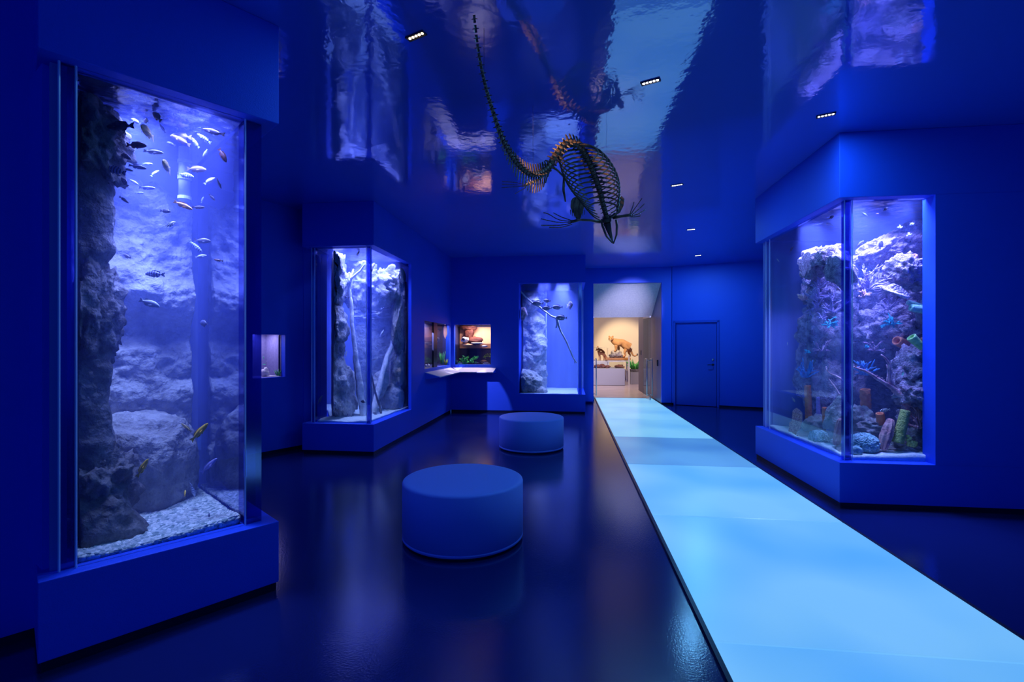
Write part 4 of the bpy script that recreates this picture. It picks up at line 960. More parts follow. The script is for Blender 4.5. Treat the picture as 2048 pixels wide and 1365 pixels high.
for lb, u, v, t, w_, h_, mt, sd_, ti in R_: boulder('reef_rock', lb, 'rock', RTK, u, v, t, w_, h_, M[mt], 1.0, .26, sd_, 5 if w_ > 50 else 4, ti, 'rocks of the reef', sc=2.2)
def cmat(n, a, b, sc=30, bump=.6): return pbr(n, a, .75, col2=b, scale=sc, bump=bump, bscale=sc * 2)
CM = {'lilac': cmat('lilac_coral', (.42, .28, .55), (.62, .48, .74)), 'pink': cmat('pink_coral', (.90, .38, .42), (1, .62, .62)), 'cyan': cmat('cyan_coral', (.02, .40, .62), (.06, .75, .80)),
      'blue': cmat('blue_branching_coral', (.06, .25, .65), (.15, .45, .80)), 'orange': cmat('orange_sponge', (.80, .20, .08), (.95, .34, .16), 18), 'lime': cmat('lime_tube_sponge', (.38, .72, .22), (.62, .90, .36)),
      'green': cmat('mint_green_sponge', (.35, .68, .50), (.50, .82, .62)), 'olive': cmat('olive_green_sponge', (.45, .50, .12), (.60, .66, .20), 40, 1), 'rose': cmat('rose_barrel_sponge', (.60, .25, .26), (.85, .45, .42), 14, 1),
      'brain': cmat('grey_green_brain_coral', (.18, .38, .42), (.55, .80, .82), 26, 1), 'purple': cmat('purple_sponge', (.42, .25, .62), (.55, .36, .75)), 'yellow': cmat('yellow_bead_coral', (.72, .70, .12), (.85, .82, .25)),
      'white': cmat('white_coral', (.85, .88, .95), (1, 1, 1)), 'teal': cmat('green_ridged_coral', (.10, .42, .30), (.20, .58, .40)), 'red': cmat('red_sponge', (.62, .06, .05), (.75, .12, .08)), 'mauve': cmat('mauve_coral', (.45, .22, .38), (.65, .40, .55))}
R3 = Vector((RT.x, RT.y, 0)); F3 = Vector((FW.x, FW.y, 0)); Z3 = Vector((0, 0, 1))
def pd(a, b=0): return (R3 * math.cos(math.radians(a)) * math.cos(math.radians(b)) + Z3 * math.sin(math.radians(a)) * math.cos(math.radians(b)) - F3 * math.sin(math.radians(b))).normalized()
def branching(name, label, poly, u, v, t, wpx, hpx, mat, seed, n=9, gens=3, rad=2.2, spread=70, cat='coral', droop=0, tilt=90, blunt=True):
    rnd = random.Random(seed); c, d = tpt(poly, u, v + hpx / 2, t); px = d / FPX; mb = MB()
    def grow(p, a, b, L_, r, g):
        pts = [p]; q = Vector(p)
        for k in range(4):
            a2 = a + rnd.uniform(-14, 14); b += rnd.uniform(-12, 12); q = q + pd(a2, b) * L_ / 4; pts.append(q.copy())
        mb.tube(pts, [r, r * .95, r * .9, r * .82, r * (.62 if blunt else .3)], 7)
        if blunt and g == 0: mb.ell(pts[-1], (r * .66,) * 3, 7, 5)
        if g > 0:
            for k in range(rnd.choice((2, 2, 3))): grow(pts[rnd.choice((2, 3, 4))], a + rnd.uniform(-spread * .55, spread * .55), b + rnd.uniform(-35, 35), L_ * rnd.uniform(.55, .8), r * .78, g - 1)
    for k in range(n):
        a = tilt + (k / (n - 1) - .5) * spread * 2 if n > 1 else tilt
        wf = abs(math.cos(math.radians(a))) ; L_ = (wpx * .5 * wf + hpx * (1 - wf)) * px * rnd.uniform(.36, .5)
        grow(c + R3 * (rnd.uniform(-.12, .12) * wpx * px), a, rnd.uniform(-35, 35), L_, rad * px, gens - 1)
    o = mb.build(name, mat, None, smooth=True); return tag(o, label, cat, 'branching corals' if cat == 'coral' else None)
branching('staghorn_coral', 'pinkish branching staghorn coral high in the left pane', RTK, 1628, 566, .28, 92, 62, CM['lilac'], 1, 10, 3, 1.9, 80)
branching('staghorn_coral', 'pale lilac staghorn coral beside the corner post in the right pane', RTK, 1738, 548, .22, 86, 70, CM['lilac'], 2, 11, 3, 2.0, 85)
branching('staghorn_coral', 'short orange-pink branching coral under the left staghorn', RTK, 1606, 582, .24, 34, 36, CM['pink'], 3, 6, 2, 1.8, 70)
branching('staghorn_coral', 'orange-pink branch tips below the right staghorn coral', RTK, 1724, 580, .16, 44, 30, CM['pink'], 4, 6, 2, 2.0, 80)
branching('finger_coral', 'blue-cyan branching coral in the middle of the left pane', RTK, 1612, 722, .28, 62, 66, CM['blue'], 5, 11, 2, 1.7, 60)
branching('finger_coral', 'blue branching coral at the left of the right pane', RTK, 1728, 722, .28, 66, 56, CM['blue'], 6, 11, 2, 2.0, 75)
branching('finger_coral', 'pale knobby branches behind the staghorn near the corner post', RTK, 1668, 590, .45, 44, 70, CM['lilac'], 7, 6, 3, 1.6, 60)
branching('finger_coral', 'mauve soft branches above the blue coral in the left pane', RTK, 1645, 684, .34, 46, 36, CM['mauve'], 8, 6, 3, 1.7, 80)
branching('finger_coral', 'small teal sprig standing on the sand in the left pane', RTK, 1615, 846, .20, 18, 34, CM['cyan'], 9, 5, 2, 1.1, 50)
branching('bushy_coral', 'rosy bushy coral at the right edge near the olive sponge', RTK, 1838, 824, .07, 58, 66, CM['rose'], 10, 10, 4, 1.7, 70)
branching('finger_coral', 'mauve twiggy coral above the dead branch in the right pane', RTK, 1750, 684, .35, 46, 36, CM['mauve'], 11, 6, 3, 1.7, 80)
for (u, v, t, w_, h_, cl, lb) in [(1633, 603, .4, 60, 30, 'lilac', 'spiky pale crust on the ledge below the left staghorn'), (1775, 600, .35, 56, 34, 'lilac', 'pinkish crusted coral below the ridged plate'),
     (1660, 640, .3, 34, 22, 'cyan', 'curly cyan coral right of centre in the left pane'), (1782, 636, .22, 44, 26, 'cyan', 'curly cyan coral in the middle of the right pane'), (1645, 628, .3, 18, 20, 'lilac', 'small round pale coral above the curly cyan one'),
     (1764, 624, .25, 22, 16, 'lilac', 'small pale round coral left of the curly cyan one in the right pane')]:
    branching('crust_coral', lb, RTK, u, v, t, w_, h_, CM[cl], int(u), 9, 3, 1.6, 100)
def tube_sponge(name, label, a, b, r0, r1, t, mat, poly=RTK, group='tube sponges', wob=.06, rings=26, openr=.62, bumps=0, seed=1):
    """hollow tube from pixel a to pixel b (open end)"""
    A, d = tpt(poly, a[0], a[1], t); B, d2 = tpt(poly, b[0], b[1], t * .9 if t > .1 else t); ax = B - A; L_ = ax.length; ax.normalize()
    Q = ax.to_track_quat('Z', 'Y').to_matrix(); px = d / FPX; vs = []; seg = 24; prof = []
    for i in range(rings + 1): s_ = i / rings; prof.append((r0 + (r1 - r0) * s_, s_ * L_, 1))
    rr = r1 * openr; prof += [(r1 * .94, L_ + r1 * px * .12, 1), ((r1 + rr) / 2, L_ + r1 * px * .16, 1), (rr, L_ + r1 * px * .06, 1), (rr * .9, L_ - r1 * px * 1.2, 1), (.01, L_ - r1 * px * 1.8, 1)]
    for r, z, _ in prof:
        for k in range(seg):
            q = 2 * math.pi * k / seg; x, y = math.cos(q), math.sin(q); w_ = 1 + wob * nz((x * 1.5, y * 1.5, z * 14 + seed), 1.4, 3) + bumps * abs(math.sin(z * 60 + 2 * nz((x, y, z * 5), 1, 2)))
            vs.append(A + Q @ Vector((x * r * px * w_, y * r * px * w_, z)))
    n = len(prof); fs = [(j * seg + k, j * seg + (k + 1) % seg, (j + 1) * seg + (k + 1) % seg, (j + 1) * seg + k) for j in range(n - 1) for k in range(seg)] + [tuple(range(seg))[::-1]]
    return tag(MB().add(vs, fs).build(name, mat, None, smooth=True), label, 'sponge', group)
tube_sponge('tube_sponge', 'tall orange stacked sponge column in the left pane', (1618, 850), (1615, 772), 5, 5, .38, CM['orange'], bumps=.3)
tube_sponge('tube_sponge', 'tall orange stacked sponge column at the left of the right pane', (1734, 850), (1730, 780), 7, 7.5, .32, CM['orange'], bumps=.3)
tube_sponge('tube_sponge', 'short orange tube sponge with an open rim in the left pane', (1650, 846), (1649, 816), 4.5, 4.5, .26, CM['orange'])
tube_sponge('tube_sponge', 'short wide orange tube sponge left of the ribbed rose sponge', (1763, 858), (1760, 828), 7, 7.5, .18, CM['orange'])
tube_sponge('tube_sponge', 'faded purple tube sponge between the orange ones of the left pane', (1637, 850), (1636, 795), 5, 3.2, .36, CM['purple'])
tube_sponge('tube_sponge', 'small orange cup beside the brown standing rock', (1664, 842), (1660, 830), 3, 4, .20, CM['orange'], rings=8)
tube_sponge('tube_sponge', 'lime green tube sponge with a gaping mouth at the right', (1845, 696), (1823, 675), 6.5, 9, .06, CM['lime'])
tube_sponge('tube_sponge', 'orange tube sponge at the right edge beside the lime one', (1856, 700), (1847, 676), 5, 5, .07, CM['orange'], rings=10)
tube_sponge('tube_sponge', 'blurred orange tube sponge pointing left in the shade', (1812, 690), (1794, 682), 10, 9.5, .30, CM['orange'])
tube_sponge('barrel_sponge', 'round pink cup sponge on the shelf at the upper right', (1832, 528), (1824, 514), 5.5, 9.5, .12, CM['rose'], rings=12)
tube_sponge('tube_sponge', 'dull red sponge in the shade below the blurred orange one', (1806, 718), (1806, 708), 7, 6, .33, CM['red'], rings=8)
tube_sponge('finger_sponge', 'upper mint green finger sponge at the right', (1850, 618), (1816, 605), 7, 5, .10, CM['green'], openr=.2, group='mint green finger sponges')
tube_sponge('finger_sponge', 'lower and longer mint green finger sponge at the right', (1862, 622), (1822, 616), 9, 7, .07, CM['green'], openr=.2, group='mint green finger sponges')
tube_sponge('pillar_sponge', 'olive green pillar sponge leaning right at the bottom right', (1795, 886), (1811, 822), 10, 8, .06, CM['olive'], openr=.2, group=None, bumps=.05)
def ribbed(name, label, a, b, wpx, t, mat, seed, folds=7):
    A, d = tpt(RTK, a[0], a[1], t); B, _ = tpt(RTK, b[0], b[1], t); ax = B - A; L_ = ax.length; Q = ax.normalized().to_track_quat('Z', 'Y').to_matrix(); px = d / FPX; vs = []; seg = 48; nr = 30
    for j in range(nr + 1):
        s_ = j / nr; r = wpx * px * .5 * (.35 + 1.0 * math.sin(math.pi * min(1, .12 + s_ * .8)) ** .8) * (1 if s_ < .97 else .5)
        for k in range(seg):
            q = 2 * math.pi * k / seg + .5 * s_; w_ = 1 + .14 * math.sin(q * folds) + .12 * nz((math.cos(q), math.sin(q), s_ * 3 + seed), 2, 4)
            vs.append(A + Q @ Vector((math.cos(q) * r * w_, math.sin(q) * r * w_ * .7, s_ * L_)))
    fs = [(j * seg + k, j * seg + (k + 1) % seg, (j + 1) * seg + (k + 1) % seg, (j + 1) * seg + k) for j in range(nr) for k in range(seg)] + [tuple(range(seg))[::-1], tuple(range(nr * seg, (nr + 1) * seg))]
    return tag(MB().add(vs, fs).build(name, mat, None, smooth=True), label, 'sponge')
ribbed('rope_sponge', 'ribbed rose sponge leaning on the sand in the right pane', (1764, 900), (1782, 838), 18, .07, CM['rose'], 1)
ribbed('rope_sponge', 'ribbed rose sponge against the corner post in the left pane', (1672, 890), (1682, 838), 13, .08, CM['rose'], 2)
def brain(label, u, v, t, w_, h_, mat, seed, name='brain_coral'):
    c, d = tpt(RTK, u, v, t); rw = w_ / 2 * d / FPX; rh = h_ / 2 * d / FPX; bm = bmesh.new(); bmesh.ops.create_icosphere(bm, subdivisions=6, radius=1)
    for x in bm.verts:
        n = x.co.normalized(); q = n * 7 + Vector((seed, 0, 0)); f = 1 + .05 * nz(n, 1.5, 3, seed) + .045 * math.sin(14 * noise.noise(q * .45)) ; x.co = Vector((n.x * rw * f, n.y * rw * f, n.z * rh * f))
    for f in bm.faces: f.smooth = True
    me = bpy.data.meshes.new(name); bm.to_mesh(me); bm.free(); me.materials.append(mat); o = link(name, me); o.location = c; return tag(o, label, 'coral')
brain('round brain coral on the sand in the left pane', 1637, 880, .14, 44, 38, CM['brain'], 1)
brain('large brain coral on the sand left in the right pane', 1728, 888, .10, 52, 42, CM['brain'], 2)
brain('smaller brain coral against the corner post in the right pane', 1712, 902, .04, 22, 20, CM['brain'], 3)
brain('round orange coral head above the left staghorn coral', 1641, 524, .4, 16, 16, CM['pink'], 4, 'coral_head')
brain('green ridged coral on the ledge at the right', 1821, 755, .14, 32, 40, CM['teal'], 5, 'ridged_coral')
def fan(label, pts, t, th, mat, seed, name='sea_fan', t2=None):
    """a coral plate grown from an outline, thick and pitted"""
    c = [tpt(RTK, u, v, t + ((t2 - t) * i / len(pts) if t2 is not None else 0))[0] for i, (u, v) in enumerate(pts)]
    o = MB().sheet(c, F3, th).build(name, mat, None); bv = o.modifiers.new('b', 'BEVEL'); bv.width = th * .3; bv.segments = 2
    return tag(o, label, 'coral')
M['fanmesh'] = gravel_mat('pitted_pink_fan', (.95, .50, .45), (.50, .18, .22), 90)
M['fanplate'] = gravel_mat('ridged_lilac_plate', (.42, .25, .38), (.95, .70, .80), 60)
fan('pink sea fan standing on the sand at the left of the reef', [(1577, 868), (1579, 846), (1584, 842), (1586, 822), (1593, 816), (1599, 820), (1604, 826), (1604, 842), (1600, 858), (1593, 864), (1590, 874), (1586, 866)], .14, .02, M['fanmesh'], 1)
fan('small rose fan at the foot of the pink sea fan', [(1584, 868), (1588, 864), (1592, 872), (1595, 871), (1594, 878), (1588, 879)], .11, .02, CM['rose'], 2)
pl_ = [(1752, 573), (1762, 570), (1775, 572), (1786, 567), (1800, 574), (1812, 586), (1819, 596), (1812, 598), (1795, 591), (1775, 583)]
fan('pink ridged plate coral jutting left from the reef at mid height', pl_, .12, .05, M['fanplate'], 3, 'plate_coral', .05)
# yellow bead coral: a cluster of beads on one stalk
bt = thing('bead_coral', (0, 0, 0), 'cluster of yellow-green bead coral balls at the bottom right', 'coral')
for k, (u, v, r) in enumerate([(1816, 873, 3.3), (1815, 881, 3.6), (1820, 877, 3.4), (1818, 886, 3.4), (1823, 884, 3.2), (1826, 888, 3.2), (1822, 891, 3.0), (1829, 885, 3.0), (1831, 890, 3.0), (1827, 893, 2.8), (1833, 886, 2.6), (1817, 891, 2.8)]):
    c, d = tpt(RTK, u, v, .05); MB().ell(c, (r * d / FPX,) * 3, 12, 8).build('bead', CM['yellow'], bt, smooth=True)
c, d = tpt(RTK, 1824, 890, .07); MB().ell(c, (.045, .04, .03), 12, 8).build('stalk', CM['olive'], bt, smooth=True)
# dead gorgonian branch
M['gorg'] = pbr('pink_bare_gorgonian', (.85, .50, .55), .8, col2=(.45, .20, .28), scale=20, bump=.6, bscale=60)
gb = thing('gorgonian', (0, 0, 0), 'long bare pink gorgonian branch reaching up to the left in the right pane', 'coral')
branchy(MB(), RTK, [(1826, 822, 9), (1805, 796, 7), (1790, 780, 5), (1772, 768, 3.6), (1755, 758, 3), (1744, 750, 2.6), (1730, 742, 2.4), (1708, 734, 1.6)], (.12, .12), 1, 10).build('main_branch', M['gorg'], gb, smooth=True)
branchy(MB(), RTK, [(1790, 784, 4.4), (1781, 766, 3.2), (1777, 744, 2.8), (1778, 728, 2.4), (1770, 716, 1.8), (1763, 710, 1.2)], (.13, .11), 1, 10).build('side_branch', M['gorg'], gb, smooth=True)
branchy(MB(), RTK, [(1774, 765, 1.6), (1774, 745, 1.4), (1773, 730, 1.0)], (.10, .10), 1, 8).build('side_branch', M['gorg'], gb, smooth=True)
for i in range(26):
    u = 1712 + i * 2.3 + random.uniform(-1, 1); v = 733 + (u - 1708) * .46 + random.uniform(-3, 3); c, d = tpt(RTK, u, v, .12)
    MB().tube([c, c + pd(random.uniform(40, 220)) * .018], [.005, .002], 5).build('polyp_spur', M['gorg'], gb)
gb = thing('gorgonian', (0, 0, 0), 'short pink gorgonian branch touching the corner post in the left pane', 'coral')
branchy(MB(), RTK, [(1686, 762, 2.4), (1672, 752, 1.8), (1662, 748, 1.4), (1656, 742, 1.2), (1652, 734, 1.0)], (.10, .10), 1, 8).build('main_branch', M['gorg'], gb, smooth=True)
branchy(MB(), RTK, [(1656, 742, 1.2), (1660, 735, 1.0), (1660, 730, .8)], (.10, .10), 1, 8).build('side_branch', M['gorg'], gb, smooth=True)
branchy(MB(), RTK, [(1680, 790, 1.4), (1668, 772, 1.2), (1658, 758, .8)], (.13, .13), 1, 8).build('side_branch', M['gorg'], gb, smooth=True)
# small accents
for (u, v, t, r, cl, lb) in [(1800, 452, .12, 4.5, 'white', 'white anemone tuft left on the top rock'), (1824, 446, .12, 4, 'white', 'white anemone tuft near the surface on the top rock'), (1818, 466, .12, 5.5, 'white', 'largest white anemone tuft on the top rock'),
     (1615, 700, .3, 6, 'cyan', 'turquoise anemone above the blue coral of the left pane'), (1734, 691, .26, 5, 'cyan', 'turquoise anemone above the blue coral of the right pane'), (1676, 577, .2, 4, 'pink', 'small pink starfish by the corner post')]:
    branching('anemone', lb, RTK, u, v, t, r * 2.6, r * 1.8, CM[cl], int(u + v), 12, 2, .9, 100, cat='anemone')
# ================================================================== HANGING SKELETON
M['bone'] = pbr('dark_fossil_bone', (.07, .04, .028), .38, col2=(.15, .09, .055), scale=14, bump=.4, bscale=50)
sk = thing('marine_reptile_skeleton', (0, 0, 0), 'long-tailed marine reptile skeleton diving with open jaws under the ceiling', 'skeleton')
CT = [(948, 28, 2.72), (955, 90, 2.80), (968, 160, 2.95), (988, 230, 3.15), (1010, 290, 3.40), (1037, 330, 3.66), (1066, 349, 3.90), (1093, 337, 4.10), (1114, 306, 4.16), (1134, 286, 4.22), (1158, 292, 4.32), (1177, 322, 4.50), (1193, 362, 4.72), (1206, 405, 4.86), (1214, 436, 4.96)]
def catmull(P, n):
    out = []
    for i in range(len(P) - 1):
        a, b, c, d = P[max(0, i - 1)], P[i], P[i + 1], P[min(len(P) - 1, i + 2)]
        for k in range(n):
            t = k / n; out.append(.5 * ((2 * b) + (c - a) * t + (2 * a - 5 * b + 4 * c - d) * t * t + (3 * b - a - 3 * c + d) * t ** 3))
    return out + [P[-1]]
cv = catmull([P3(*p) for p in CT], 40)
cum = [0]
for a, b in zip(cv, cv[1:]): cum.append(cum[-1] + (b - a).length)
LEN = cum[-1]
def spine(s_):
    s_ = max(0, min(LEN, s_))
    for i in range(len(cum) - 1):
        if cum[i + 1] >= s_: k = (s_ - cum[i]) / max(1e-9, cum[i + 1] - cum[i]); p = cv[i].lerp(cv[i + 1], k); return p, (cv[min(i + 3, len(cv) - 1)] - cv[max(0, i - 3)]).normalized()
    return cv[-1], (cv[-1] - cv[-5]).normalized()
def sat(u):  # arc length where the column u,v sample lies
    k = min(range(len(CT)), key=lambda i: abs(CT[i][0] - u)); return cum[min(k * 40, len(cum) - 1)]
sHip = cum[9 * 40]; sShoulder = cum[13 * 40]
NV = 66
Zu = Vector((0, 0, 1))
def frame(s_):
    p, T = spine(s_); Lx = R3.copy(); Lx = (Lx - T * Lx.dot(T)).normalized(); D = T.cross(Lx)
    if D.z < 0 or (abs(D.z) < .3 and D.dot(F3) > 0 and False): D = -D
    return p, T, Lx, D
for i in range(NV):
    s_ = LEN * (i + .5) / NV; p, T, Lx, D = frame(s_); k = s_ / LEN
    r = .008 + .021 * min(1, k * 1.6); dl = LEN / NV
    if k > .93: r *= .8
    mb = MB(); Q = T.to_track_quat('Z', 'Y').to_matrix()
    mb.lathe([(0, -dl * .40), (r, -dl * .40), (r * .78, 0), (r, dl * .40), (0, dl * .40)], p, 10, M=Q)
    h_ = r * (2.4 - 1.0 * math.exp(-((k - .66) / .12) ** 2)); back = -T * r * 1.2
    mb.tube([p + D * r * .7, p + D * (r + h_ * .6) + back * .6, p + D * (r + h_) + back], [r * .36, r * .30, r * .22], 6)
    if s_ < sHip: # haemal spines below the tail
        hh = r * (2.0 + 3.2 * max(0, math.sin((k - .1) * 4.6)));  mb.tube([p - D * r * .7, p - D * (r + hh * .6) + back * .5, p - D * (r + hh) + back], [r * .30, r * .26, r * .18], 6)
    for sg in (-1, 1): mb.tube([p + Lx * sg * r * .6, p + Lx * sg * r * 2.1 - D * r * .2], [r * .3, r * .16], 6)
    mb.build('vertebra', M['bone'], sk, smooth=False)
# warm beams of the ceiling fixture on the bend of the tail and on the back
for i_, pw_, an_ in ((6, 260, 12), (8, 130, 7), (11, 300, 8)):
    spot('skeleton_spot', (-.9, 3.0, 3.38), cv[i_ * 40], pw_, (1, .60, .3), an_, .6, .03)
# ribs
NR = 15
for i in range(NR):
    f = i / (NR - 1); s_ = sHip + (sShoulder - sHip) * (.12 + .88 * f); p, T, Lx, D = frame(s_)
    size = .13 + .17 * math.sin(math.pi * min(1, .18 + f * .72)); 
    V = (-Zu * .55 - F3 * .45); V = (V - T * V.dot(T) * .2).normalized()
    for sg in (-1, 1):
        wdt = size * (1.0 if sg < 0 else .78); drop = size * (1.35 if sg < 0 else 1.0); pts = []; side = (R3 * sg - T * .15).normalized()
        for k in range(11):
            a = k / 10 * math.radians(158); q = p + side * wdt * math.sin(a) * (1 - .12 * k / 10) + V * drop * (1 - math.cos(a)) * .55 + T * .05 * (k / 10); pts.append(q)
        MB().tube(pts, [.0095 - .004 * k / 10 for k in range(11)], 7).build('rib', M['bone'], sk, smooth=True)
# breast plates, shoulder blade
def plate(nm, pts, th):
    o = MB().sheet([P3(*q) for q in pts], (F3 + Zu * .3), th).build(nm, M['bone'], sk); b = o.modifiers.new('b', 'BEVEL'); b.width = th * .35; b.segments = 2; return o
sb = plate('shoulder_blade', [(1142, 402, 4.72), (1146, 396, 4.72), (1154, 393, 4.72), (1163, 396, 4.72), (1169, 404, 4.72), (1168, 416, 4.74), (1164, 428, 4.76), (1160, 440, 4.78), (1154, 440, 4.78), (1147, 428, 4.76), (1141, 416, 4.74)], .02)
for k in range(9):
    u = 1141 + k * 3.4; MB().tube([P3(u, 420, 4.74), P3(u + .5, 430 + 8 * math.sin(k / 8 * math.pi), 4.76)], [.005, .002], 5).build('costal_cartilage', M['bone'], sk)
plate('shoulder_blade', [(1236, 398, 4.86), (1243, 392, 4.86), (1249, 398, 4.88), (1247, 412, 4.9), (1240, 426, 4.94), (1233, 430, 4.96), (1232, 414, 4.9)], .02)
MB().tube([P3(1128, 352, 4.55), P3(1127, 380, 4.58), P3(1131, 404, 4.6)], [.010, .013, .007], 8).build('sternum_rod', M['bone'], sk, smooth=True)
# neck struts to the skull
MB().tube([P3(1196, 378, 4.78), P3(1203, 410, 4.88), P3(1210, 432, 4.98)], [.014, .012, .014], 8).build('neck_bone', M['bone'], sk, smooth=True)
MB().tube([P3(1232, 428, 4.96), P3(1224, 434, 4.98), P3(1212, 436, 5.0), P3(1200, 444, 5.0)], [.020, .018, .018, .014], 8).build('shoulder_girdle', M['bone'], sk, smooth=True)
# skull: roof with orbits, snout; mandible forms the open V
skl = MB(); skl.ell(P3(1213, 441, 5.0), (.052, .05, .038), 14, 10)
skl.tube([P3(1214, 446, 5.0), P3(1219, 464, 5.04), P3(1226, 486, 5.08)], [.040, .024, .006], 10)
skl.build('skull', M['bone'], sk, smooth=True)
for (a, b, c, d_) in [((1203, 444), (1205, 452), (1213, 473), (1225, 487)), ((1232, 440), (1234, 452), (1233, 470), (1227, 488))]:
    MB().tube([P3(*a, 4.97), P3(*b, 4.96), P3(*c, 4.97), P3(*d_, 5.0)], [.010, .012, .010, .006], 8).build('jaw_bone', M['bone'], sk, smooth=True)
for k in range(8):
    MB().tube([P3(1206 + k * 2.3, 452 + k * 4.2, 4.965), P3(1209 + k * 2.2, 453 + k * 4.0, 4.99)], [.003, .001], 5).build('tooth', M['bone'], sk)
# limbs
def limb(nm, arm, rad, digits, dr=.0055):
    o = MB().tube([P3(*q) for q in arm], rad, 9).build(nm, M['bone'], sk, smooth=True)
    for dg in digits:
        P = catmull([P3(*q) for q in dg], 4); mb = MB()
        for i in range(len(P) - 1):
            L_ = P[i + 1] - P[i]; mb.tube([P[i] + L_ * .04, P[i] + L_ * .5, P[i] + L_ * .94], [dr, dr * .65, dr * .95], 6)
        mb.build('digit', M['bone'], o, smooth=False)
limb('fore_paddle', [(1200, 444, 5.0), (1180, 441, 4.95), (1160, 440, 4.9), (1142, 444, 4.85)], [.016, .012, .013, .016],
     [[(1142, 441, 4.85), (1122, 434, 4.8), (1107, 426, 4.76)], [(1142, 443, 4.85), (1118, 440, 4.8), (1096, 428, 4.76), (1087, 426, 4.74)], [(1142, 445, 4.85), (1115, 445, 4.8), (1082, 438, 4.74)], [(1142, 447, 4.85), (1118, 451, 4.8), (1082, 451, 4.74)], [(1144, 449, 4.85), (1122, 455, 4.8), (1098, 455, 4.76)]])
limb('fore_paddle', [(1226, 436, 4.98), (1242, 433, 4.95), (1256, 431, 4.9), (1262, 430, 4.88)], [.018, .014, .015, .017],
     [[(1260, 427, 4.88), (1265, 415, 4.84), (1268, 404, 4.82)], [(1262, 428, 4.88), (1272, 414, 4.84), (1284, 397, 4.8)], [(1264, 430, 4.88), (1276, 420, 4.84), (1289, 408, 4.8)], [(1264, 432, 4.88), (1277, 428, 4.84), (1291, 419, 4.8)], [(1262, 434, 4.88), (1272, 434, 4.84), (1281, 432, 4.82)]])
limb('hind_paddle', [(1093, 345, 4.10), (1076, 360, 4.02), (1050, 371, 3.95)], [.012, .010, .012],
     [[(1050, 369, 3.95), (1028, 365, 3.9), (1004, 363, 3.85)], [(1050, 371, 3.95), (1028, 370, 3.9), (1004, 369, 3.85)], [(1050, 373, 3.95), (1028, 374, 3.9), (1003, 376, 3.85)], [(1052, 375, 3.95), (1040, 382, 3.92), (1030, 388, 3.9)]], .0035)
limb('hind_paddle', [(1108, 336, 4.3), (1116, 342, 4.35), (1128, 354, 4.42)], [.010, .008, .010], [[(1128, 353, 4.42), (1134, 360, 4.45), (1136, 370, 4.46)], [(1127, 355, 4.42), (1129, 364, 4.45), (1130, 374, 4.46)]], .0035)
# suspension wires up to the ceiling
for (u, v, d) in [(968, 160, 2.95), (1066, 345, 3.9), (1177, 322, 4.6), (1213, 434, 5.0)]:
    p = P3(u, v, d); MB().tube([p, (p.x, p.y, CEIL - .001)], .0012, 5).build('suspension_wire', M['dark'], sk)
# ================================================================== SMALL WALL TANKS
blackback = pbr('dark_tank_backing', (.05, .04, .10), .6)
M['smallwater'] = pane_mat('small_tank_water_face', (.92, .94, 1), .02)
M['leaf'] = pbr('bright_green_water_plant', (.05, .50, .08), .5, col2=(.18, .72, .16), scale=9)
M['leaf2'] = pbr('yellow_green_leaf', (.40, .55, .06), .5)
M['terra'] = pbr('terracotta_rock', (.17, .045, .02), .7, col2=(.08, .02, .012), scale=8, bump=.6, bscale=30)
M['peach'] = pbr('peach_painted_backdrop', (1.0, .50, .25), .7)
M['wstone'] = pbr('white_stone', (.85, .82, .86), .7, bump=.5, bscale=40)
M['lamppanel'] = emit_mat('tank_light_panel', (.85, .75, 1), 3)
# --- tank A in the long left wall, tank B in the back wall: shells
yA0, yA1 = YB * 0 + 6 , 0
ya = XL; pA0 = on(849, (XL, 6), (XL, 12)).y; pA1 = on(898.6, (XL, 6), (XL, 12)).y
pm0 = on(872, (XL, 6), (XL, 12)).y; pm1 = on(879, (XL, 6), (XL, 12)).y
def tankbox(label, x0, x1, y0, y1, z0, z1, open_side, back, th=.02):
    t = thing('wall_tank', ((x0 + x1) / 2, (y0 + y1) / 2, 0), label, 'fish tank'); cx, cy = (x0 + x1) / 2, (y0 + y1) / 2; w_, d_ = x1 - x0, y1 - y0
    mb = MB(); mb.box((0, 0, z0 - th / 2), (w_, d_, th)).box((0, 0, z1 + th / 2), (w_, d_, th))
    for nm, c, s_ in (('-x', (-w_ / 2 + th / 2, 0), (th, d_)), ('+x', (w_ / 2 - th / 2, 0), (th, d_)), ('-y', (0, -d_ / 2 + th / 2), (w_, th)), ('+y', (0, d_ / 2 - th / 2), (w_, th))):
        if nm != open_side: mb.box((c[0], c[1], (z0 + z1) / 2), (s_[0], s_[1], z1 - z0))
    mb.build('casing', back, t)
    if open_side == '+x': MB().box((w_ / 2 - .01, 0, (z0 + z1) / 2), (.008, d_ - .01, z1 - z0)).build('glass_front', M['glass'], t)
    if open_side == '-y': MB().box((0, -d_ / 2 + .01, (z0 + z1) / 2), (w_ - .01, .008, z1 - z0)).build('glass_front', M['glass'], t)
    return t
zA0, zA1 = ZA; zS0, zS1 = ZS
tA = tankbox('small dark tank set into the left wall beside the corner', XL - .45, XL - .055, pA0 - .02, YB + .06, zA0, zA1 + .05, '+x', blackback)
MB().box((.19, (pm0 + pm1) / 2 - (pA0 - .02 + YB + .06) / 2, (zA0 + zA1) / 2), (.03, pm1 - pm0, zA1 - zA0)).build('divider', M['dark'], tA)
M['peachlit'] = M['peach']
ma = MB(); yc = (pA0 - .02 + YB + .06) / 2
y_p = on(892, (XL - .4, 6), (XL - .4, 12)).y
xp_ = on(891.5, (-5, YB + .02), (0, YB + .02)).x; MB().ell((xp_ - (XL - .2525), YB + .02 - yc, 1.80), (.055, .03, .17), 16, 12).build('peach_backdrop_rock', M['peach'], tA, smooth=True)
